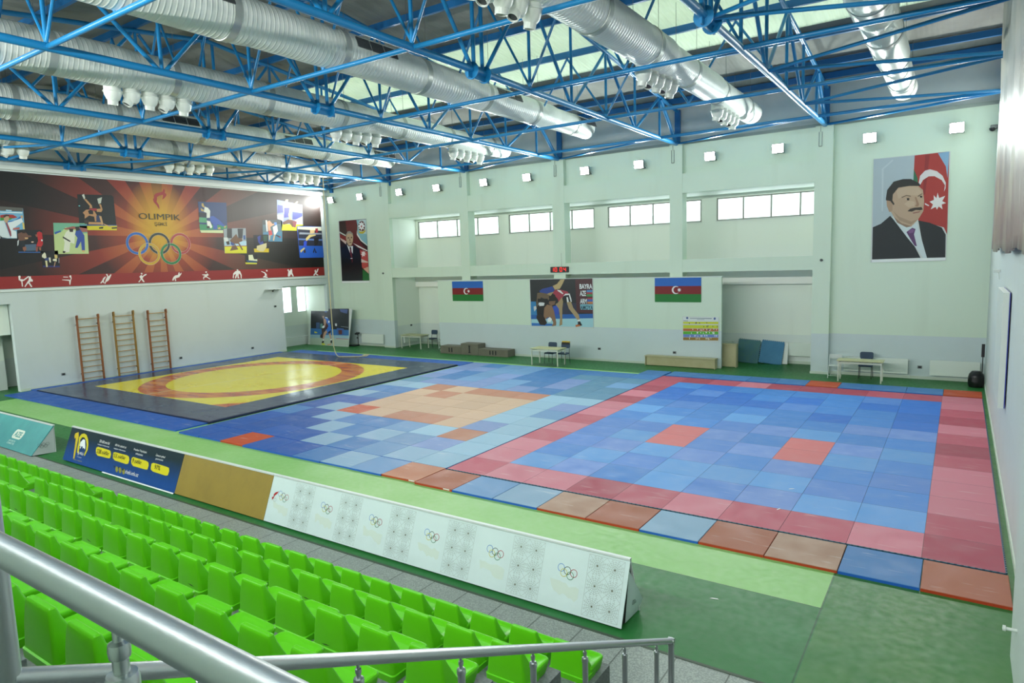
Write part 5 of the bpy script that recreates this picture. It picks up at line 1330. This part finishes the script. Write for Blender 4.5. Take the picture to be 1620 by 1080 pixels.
# radiators
M_RAD = mat('radiator_enamel', 'DCE6DC', .35)
def radiator(x0, x1, y, label, z0=.17, z1=.70, along='x'):
    root = empty('radiator', ((x0+x1)/2, y, z0), 0 if along == 'x' else R(90), label, 'radiator', 'white panel radiators'); L_ = abs(x1-x0)
    m = MB(); H_ = z1-z0; n = max(6, int(L_/.06)); m.box(-L_/2, L_/2, -.045, .045, 0, H_)
    for k in range(n): xx = -L_/2+.03+k*(L_-.06)/n; m.box(xx, xx+.025, -.052, -.045, .03, H_-.03)
    m.build('panel', M_RAD, root)
    m = MB(); m.tube((L_/2, 0, H_-.04), (L_/2+.05, 0, H_-.04), .012); m.tube((L_/2+.05, 0, H_-.04), (L_/2+.05, 0, -z0+.02), .009); m.lathe((L_/2+.02, 0, H_-.04), (1, 0, 0), [(.02, 0), (.022, .01), (.02, .04), (.001, .042)], 12); m.build('pipe', M_WHT, root)
radiator(-4.15, -2.1, YB-.12, 'white panel radiator behind the right-hand table'); radiator(-1.45, -.02, YB-.12, 'white panel radiator under the portrait, nearest the right wall')
radiator(-29.45, -27.72, YB-.12, 'white panel radiator beside the weighing scale at the left'); radiator(-6.5, -5.45, 17.86, 'white panel radiator in the right recess beside the leaning mats', .35, .88)
radiator(-9.2, -8.75, 17.86, 'short white panel radiator at the left end of the right recess', .35, .88)
r1 = radiator(16.5, 17.6, 0, 'white radiator seen edge-on on the side of the left recess', .2, .75, 'y'); 
for o in bpy.data.objects:
    if o.get('label') == 'white radiator seen edge-on on the side of the left recess': o.location = (-26.64, 17.05, .2); o.rotation_euler.z = R(90)
# leaning puzzle mats and white panel
def leaning(name, x, y, w_, h_, lean, tilt, m_, label, cat, teeth_=True):
    m = MB(); m.box(-w_/2, w_/2, 0, .03, 0, h_)
    if teeth_:
        for k in range(int(w_/.08)): xx = -w_/2+.02+k*.08; m.box(xx, xx+.045, 0, .03, h_, h_+.03); m.box(xx, xx+.045, 0, .03, -.0, .03)
        for k in range(int(h_/.08)): zz = .03+k*.08; m.box(-w_/2-.025, -w_/2, 0, .03, zz, zz+.045); m.box(w_/2, w_/2+.025, 0, .03, zz, zz+.045)
    o = m.build(name, m_); o.location = (x, y, .02); o.rotation_euler = (lean, tilt, 0); tag(o, label, cat); return o
M_OLDB = mat('worn_blue_foam', '44707E', .8, noise=(5, .8, '4E7C74')); M_OLDB2 = mat('worn_blue_foam_plain', '41789C', .8, noise=(5, .6, '4B84A8'))
leaning('puzzle_mat', -8.05, 17.45, .88, .98, R(-17), R(4), M_OLDB, 'worn blue green puzzle mat leaning in the right recess, left of its neighbour', 'mat')
leaning('puzzle_mat', -7.12, 17.5, .88, .95, R(-17), R(5), M_OLDB2, 'blue puzzle mat leaning in the right recess, beside the white panel', 'mat')
leaning('white_panel', -6.98, 17.62, 1.05, .88, R(-12), R(0), M_WHT, 'white panel leaning behind the blue puzzle mats in the right recess', 'panel', False)
# wall bars
M_WOOD = mat('varnished_wood', '8A5226', .35, noise=(9, .6, '74401C')); M_RUNG = mat('pale_wood_rung', 'A07E3C', .35); M_WOOD2 = mat('yellow_varnished_wood', '92702C', .35, noise=(9, .6, '7C5C20'))
for i, (y0, y1, zt_, mm) in enumerate(((1.98, 2.82, 2.86, M_WOOD), (3.46, 4.3, 2.9, M_WOOD2), (4.96, 5.8, 2.85, M_WOOD))):
    root = empty('wall_bars', (XL+.12, (y0+y1)/2, .05), label=['reddish brown wooden wall bars, nearest the stand', 'yellowish wooden wall bars, the middle one of three', 'brown wooden wall bars, nearest the far wall'][i], cat='wall bars', group='gymnastic wall bars'); hw = (y1-y0)/2
    for sy in (-1, 1): m = MB(); m.box(-.05, .06, sy*hw-.025, sy*hw+.025, 0, zt_-.05); m.box(.0, .1, sy*hw-.025, sy*hw+.025, zt_-.22, zt_-.02); m.build('upright', mm, root, .004)
    for k in range(11): z = .12+k*.245; m = MB(); m.tube((.07 if k == 10 else .02, -hw, z+(.1 if k == 10 else 0)), (.07 if k == 10 else .02, hw, z+(.1 if k == 10 else 0)), .017, 10); m.build('rung', M_RUNG, root)
    m = MB(); m.box(-.12, -.05, -hw-.01, -hw+.02, 2.4, 2.45); m.box(-.12, -.05, hw-.02, hw+.01, 2.4, 2.45); m.box(-.12, -.05, -hw-.01, -hw+.02, .3, .35); m.box(-.12, -.05, hw-.02, hw+.01, .3, .35); m.build('wall_bracket', M_BLK, root)
# climbing rope
M_ROPE = mat('cream_rope', 'B9B28A', .8)
rx_, ry_ = -26.78, 11.5
pts = [(rx_, ry_, 9.22), (rx_-.05, ry_+.08, 9.12), (rx_, ry_+.02, 8.9)]+[(rx_+.012*math.sin(z*1.3), ry_, z) for z in (8, 7, 6, 5, 4, 3, 2, 1.2)]+[(rx_, ry_+.02, .6), (rx_+.05, ry_+.05, .3), (rx_+.16, ry_+.08, .13), (rx_+.3, ry_+.05, .105)]
m = MB(); m.path(pts, .022, 8); 
m.path([(rx_+.5, ry_+.1, .105), (rx_+.9, ry_+.25, .105), (rx_+1.3, ry_+.45, .105), (rx_+1.55, ry_+.75, .11), (rx_+1.45, ry_+1.0, .14), (rx_+1.2, ry_+.95, .13), (rx_+1.25, ry_+.78, .12), (rx_+1.4, ry_+.8, .12)], .026, 8)
m.path([(rx_+.3, ry_+.05, .105), (rx_+.4, ry_+.06, .103), (rx_+.5, ry_+.1, .105)], .022, 8)
tag(m.build('climbing_rope', M_ROPE), 'long cream climbing rope hanging from a roof truss onto the wrestling mat', 'rope')
# weighing scale
sc_ = empty('weighing_scale', (-29.75, 15.65, 0), label='black column weighing scale on the floor beside the leaning picture', cat='scale')
m = MB(); m.box(-.3, .22, -.25, .2, .01, .07); m.build('platform', M_BLK, sc_, .01)
m = MB(); m.tube((.2, .1, .07), (.2, .1, .68), .022, 10); m.build('column', M_BLK, sc_)
m = MB(); m.obox((.2, .06, .73), (1, 0, 0), (0, 1, .4), (0, -.4, 1), .13, .09, .035); m.build('display', M_BLK, sc_, .01)
# digital clock
clk = empty('digital_clock', (-16.06, 15.82, 4.13), label='black digital clock showing 10 04 in red, above the wrestling poster', cat='clock')
m = MB(); m.box(-.47, .47, -.05, .04, -.13, .13); m.build('case', M_BLK, clk, .01)
M_RED = mat('red_led', 'FF3020', .5, emit=('FF2A1A', 1.2))
SEG = {'1': 'bc', '0': 'abcdef', '4': 'bcfg'}
def digit(ch_, x, mbd):
    w_, h_, t = .10, .17, .022; sl = .02
    S = {'a': (0, h_, w_, h_), 'b': (w_, h_/2, w_, h_), 'c': (w_, 0, w_, h_/2), 'd': (0, 0, w_, 0), 'e': (0, 0, 0, h_/2), 'f': (0, h_/2, 0, h_), 'g': (0, h_/2, w_, h_/2)}
    for q in SEG[ch_]:
        x0, z0, x1, z1 = S[q]; x0 += x; x1 += x; z0 -= h_/2; z1 -= h_/2
        if z0 == z1: mbd.box(x0, x1, -.056, -.051, z0-t/2, z0+t/2)
        else: mbd.box(x0-t/2, x0+t/2, -.056, -.051, z0, z1)
m = MB()
for ch_, x in (('1', -.40), ('0', -.22), ('0', .05), ('4', .25)): digit(ch_, x, m)
m.build('digits', M_RED, clk)
m = MB(); m.tube((.1, .01, .13), (.1, .01, .75), .004, 5); m.build('cable', M_BLK, clk)
# wall lamp, sockets, cameras, tube brackets
wl = empty('wall_lamp', (XL+.02, 11.95, 3.42), label='small white bracket lamp on the left wall under the banner', cat='lamp')
m = MB(); m.box(0, .26, -.55, .35, .05, .09); m.build('shade', M_WHT, wl, .01); m = MB(); m.tube((0, -.1, 0), (.2, -.1, .05), .015); m.lathe((.02, -.1, -.08), (0, 0, 1), [(.001, 0), (.04, .01), (.04, .08), (.001, .09)], 12); m.build('bracket', M_BLK, wl)
def socket(loc_, ax, label):
    m = MB(); m.obox((0, 0, 0), ax, Vector((0, 0, 1)).cross(Vector(ax)), (0, 0, 1), .012, .07, .05); m.obox(Vector(ax)*.014, ax, Vector((0, 0, 1)).cross(Vector(ax)), (0, 0, 1), .003, .045, .03, 1)
    o = m.build('wall_socket', [mat('socket_grey', '6F7A78', .5), M_BLK]); o.location = loc_; tag(o, label, 'socket', 'wall sockets')
socket((XL+.012, 1.3, .47), (1, 0, 0), 'dark wall socket on the left wall, left of the wall bars'); socket((XL+.012, 6.4, .46), (1, 0, 0), 'dark wall socket on the left wall, just right of the wall bars'); socket((XL+.012, 10.35, .45), (1, 0, 0), 'dark wall socket on the left wall, farthest from the wall bars')
socket((-1.75, YB-.012, .42), (0, -1, 0), 'dark wall socket between the two radiators on the far wall'); socket((-10.55, 15.728, .55), (0, -1, 0), 'small wall socket over the low wooden bench'); socket((-14.05, 15.728, .55), (0, -1, 0), 'small wall socket right of the middle table')
socket((-29.95, YB-.012, .42), (0, -1, 0), 'small wall socket beside the weighing scale'); socket((XL+.012, 11.95, 2.55), (1, 0, 0), 'small dark socket on the left wall under the bracket lamp'); socket((-26.69, 17.2, 1.15), (1, 0, 0), 'small dark double socket on the side of the left recess')
cm = empty('security_camera', (.0, 15.9, 8.35), label='grey dome security camera in the upper right corner', cat='camera')
m = MB(); m.obox((.02, 0, .0), (1, 0, 0), (0, 1, 0), (0, 0, 1), .1, .1, .06); m.build('bracket', mat('grey_metal_box', '6A706C', .5), cm, .02); m = MB(); m.lathe((-.02, -.03, -.05), (0, 0, -1), [(.09, -.02), (.09, 0), (.075, .05), (.04, .08), (.001, .09)], 16); m.build('dome', M_BLK, cm)
for x, z, lb in ((-27.35, 4.15, 'small round grey sensor on the left pilaster of the far wall'), (-4.97, 4.25, 'small round dark sensor on the right pilaster of the far wall')):
    m = MB(); m.lathe((0, 0, 0), (0, -1, 0), [(.001, 0), (.05, .0), (.05, .05), (.03, .07), (.001, .08)], 14); o = m.build('motion_sensor', mat('sensor_grey', '5A625E', .5)); o.location = (x, 15.86, z); tag(o, lb, 'sensor')
sc2 = MB(); sc2.obox((0, 0, 0), (1, 0, 0), (0, 1, 0), (0, 0, 1), .07, .04, .035); sc2.tube((.04, 0, -.03), (.06, .0, -.2), .01, 8); o = sc2.build('wall_camera', M_WHT, None, .01); o.location = (.04, 9.0, 3.95); tag(o, 'small white bullet camera on the right wall above the framed board', 'camera')
# vertical clips at the pilaster heads
for i, (a, b_) in enumerate(PX):
    m = MB(); c_ = (a+b_)/2-.12; m.tube((c_-.05, 15.84, 8.35), (c_-.05, 15.84, 8.86), .012, 6); m.tube((c_+.05, 15.84, 8.35), (c_+.05, 15.84, 8.86), .012, 6); m.tube((c_-.05, 15.84, 8.35), (c_+.05, 15.84, 8.35), .012, 6); m.tube((c_, 15.84, 8.86), (c_, 15.84, 9.05), .008, 6)
    tag(m.build('cable_bracket', mat('bracket_zinc', '7F8A84', .4, .3)), 'narrow grey metal cable bracket at the head of the %s pilaster from the left' % ORD[i], 'bracket', 'cable brackets on the pilasters')
# framed board on the right wall, black bag and broom in the corner
fb = empty('framed_board', (.05, 5.4, 2.6), label='white framed board with blue edge on the right wall, seen edge-on', cat='board')
m = MB(); m.box(-.06, .035, -1.1, 1.1, -1.1, 1.08); m.build('panel', M_WHT, fb); m = MB(); m.box(.036, .05, -1.1, 1.1, -1.1, 1.08); m.build('blue_edge', mat('blue_edge_strip', '34409A', .4), fb)
m = MB(); m.lathe((0, 0, 0), (0, 0, 1), [(.001, 0), (.2, .0), (.23, .12), (.22, .32), (.2, .42), (.14, .5), (.12, .52), (.001, .53)], 20); bb_ = m.build('refuse_bin', mat('black_plastic_bag', '0E1012', .35, bump=(9, .8))); bb_.location = (-.13, 15.2, 0); tag(bb_, 'black bin in the far right corner beside the radiator', 'bin')
m = MB(); m.tube((.0, 0, .53), (.02, .0, 1.35), .014, 8); m.box(-.05, .05, -.02, .02, 1.0, 1.4); br = m.build('broom', M_BLK); br.location = (.0, 15.45, 0.0)
for v in br.data.vertices: pass
m2 = MB(); m2.tube((0, 0, .02), (0, 0, .95), .014, 8); m2.box(-.045, .045, -.02, .02, .95, 1.38); br.data = m2.mesh('broom', M_BLK); br.location = (.03, 15.5, 0); tag(br, 'dark broom standing upright in the far right corner behind the bin', 'broom')
# chrome spigot by the right wall near the front mats
m = MB(); m.tube((0, 0, 0), (-.09, 0, 0), .018, 10); m.lathe((-.09, 0, 0), (-1, 0, 0), [(.018, 0), (.03, .005), (.03, .03), (.001, .035)], 12); o = m.build('wall_stop', M_WHT); o.location = (-.06, -2.9, .62); tag(o, 'small white wall fitting sticking out of the right wall at the lower right edge', 'fitting')

for x, y, z, a, lb in ((-3.23, 2.17, .0315, .6, 'tiny white paper scrap on the blue puzzle mats, farther one'), (-3.21, .97, .0315, 1.2, 'tiny white paper scrap on the blue and pink mat joint, nearer one'), (-3.24, -2.65, .002, .2, 'tiny white paper scrap on the light green floor before the mats')):
    m = MB(); m.add([(-.06, -.008, 0), (-.01, -.016, .003), (.06, -.006, .001), (.04, .008, .004), (-.03, .01, .002)], [(0, 1, 2, 3, 4)]); o = m.build('paper_scrap', mat('scrap_white', 'E8EAE6', .7)); o.location = (x, y, z); o.rotation_euler.z = a; tag(o, lb, 'litter')

# ================================================================ FLOODLIGHTS
M_LAMP = bpy.data.materials.new('lamp_glass'); M_LAMP.use_nodes = True; b_ = M_LAMP.node_tree.nodes['Principled BSDF']; b_.inputs['Emission Color'].default_value = (1, 1, .96, 1); b_.inputs['Emission Strength'].default_value = 60
def light_obj(loc_, target, power, size, col, spread=130):
    ld = bpy.data.lights.new('floodlight_lamp', 'AREA'); ld.shape = 'RECTANGLE'; ld.size = size[0]; ld.size_y = size[1]; ld.energy = power; ld.color = col
    lo = bpy.data.objects.new('floodlight_lamp', ld); COL.objects.link(lo); ld.spread = R(spread); lo.location = loc_; d = (Vector(target)-Vector(loc_)); lo.rotation_euler = d.to_track_quat('-Z', 'Y').to_euler(); return lo
LX = [-31.2, -28.8, -25.8, -23.2, -20.2, -17.7, -14.65, -12.1, -9.1, -6.55, -3.5, -.98]
def flood(x, y, z, sgn, power, label, group, col, down=-.2, spread=164):
    root = empty('floodlight', (x, y, z), label=label, cat='floodlight', group=group)
    d = Vector((0, sgn, down)).normalized(); upv = Vector((0, -down*sgn*1.0, 1)).normalized(); upv = d.cross(Vector((1, 0, 0))).normalized(); upv = upv if upv.z > 0 else -upv
    cc = Vector((0, sgn*.27, 0))
    m = MB(); m.obox(cc, (1, 0, 0), upv, d, .21, .17, .06); m.build('housing', mat('flood_housing', '7F8684', .4, .4), root, .015)
    m = MB(); m.obox(cc+d*.063, (1, 0, 0), upv, d, .19, .15, .003); m.build('lamp_face', M_LAMP, root)
    m = MB(); m.path([(-.18, sgn*.27, 0), (-.18, sgn*.06, -.14), (-.18, sgn*.0, -.14)], .012, 6); m.path([(.18, sgn*.27, 0), (.18, sgn*.06, -.14), (.18, 0, -.14)], .012, 6); m.tube((-.18, sgn*.05, -.14), (.18, sgn*.05, -.14), .012, 6); m.build('bracket', mat('flood_bracket', '5E6664', .4), root)
    l = light_obj(Vector((x, y, z))+cc+d*.075, Vector((x, y, z))+cc+d*2, power, (.28, .2), col, spread); l.parent = root; l.matrix_parent_inverse = root.matrix_world.inverted() if False else Matrix.Translation(-Vector((x, y, z)))
for i, x in enumerate(LX):
    cool = (1, .98, .93) if i in (0, 1, 2, 3, 11) else (.9, 1, .95)
    flood(x, YB, 8.45, -1, FLOOD_FAR, 'lit white floodlight high on the far wall, %s from the left' % ORD[i], 'floodlights on the far wall', cool)
for i, x in enumerate(LX): flood(x, YN, 8.45, 1, FLOOD_NEAR, 'lit floodlight high on the wall behind the stand, %s from the left' % ORD[i], 'floodlights over the stand', (.98, 1, .97), -.05, 172)
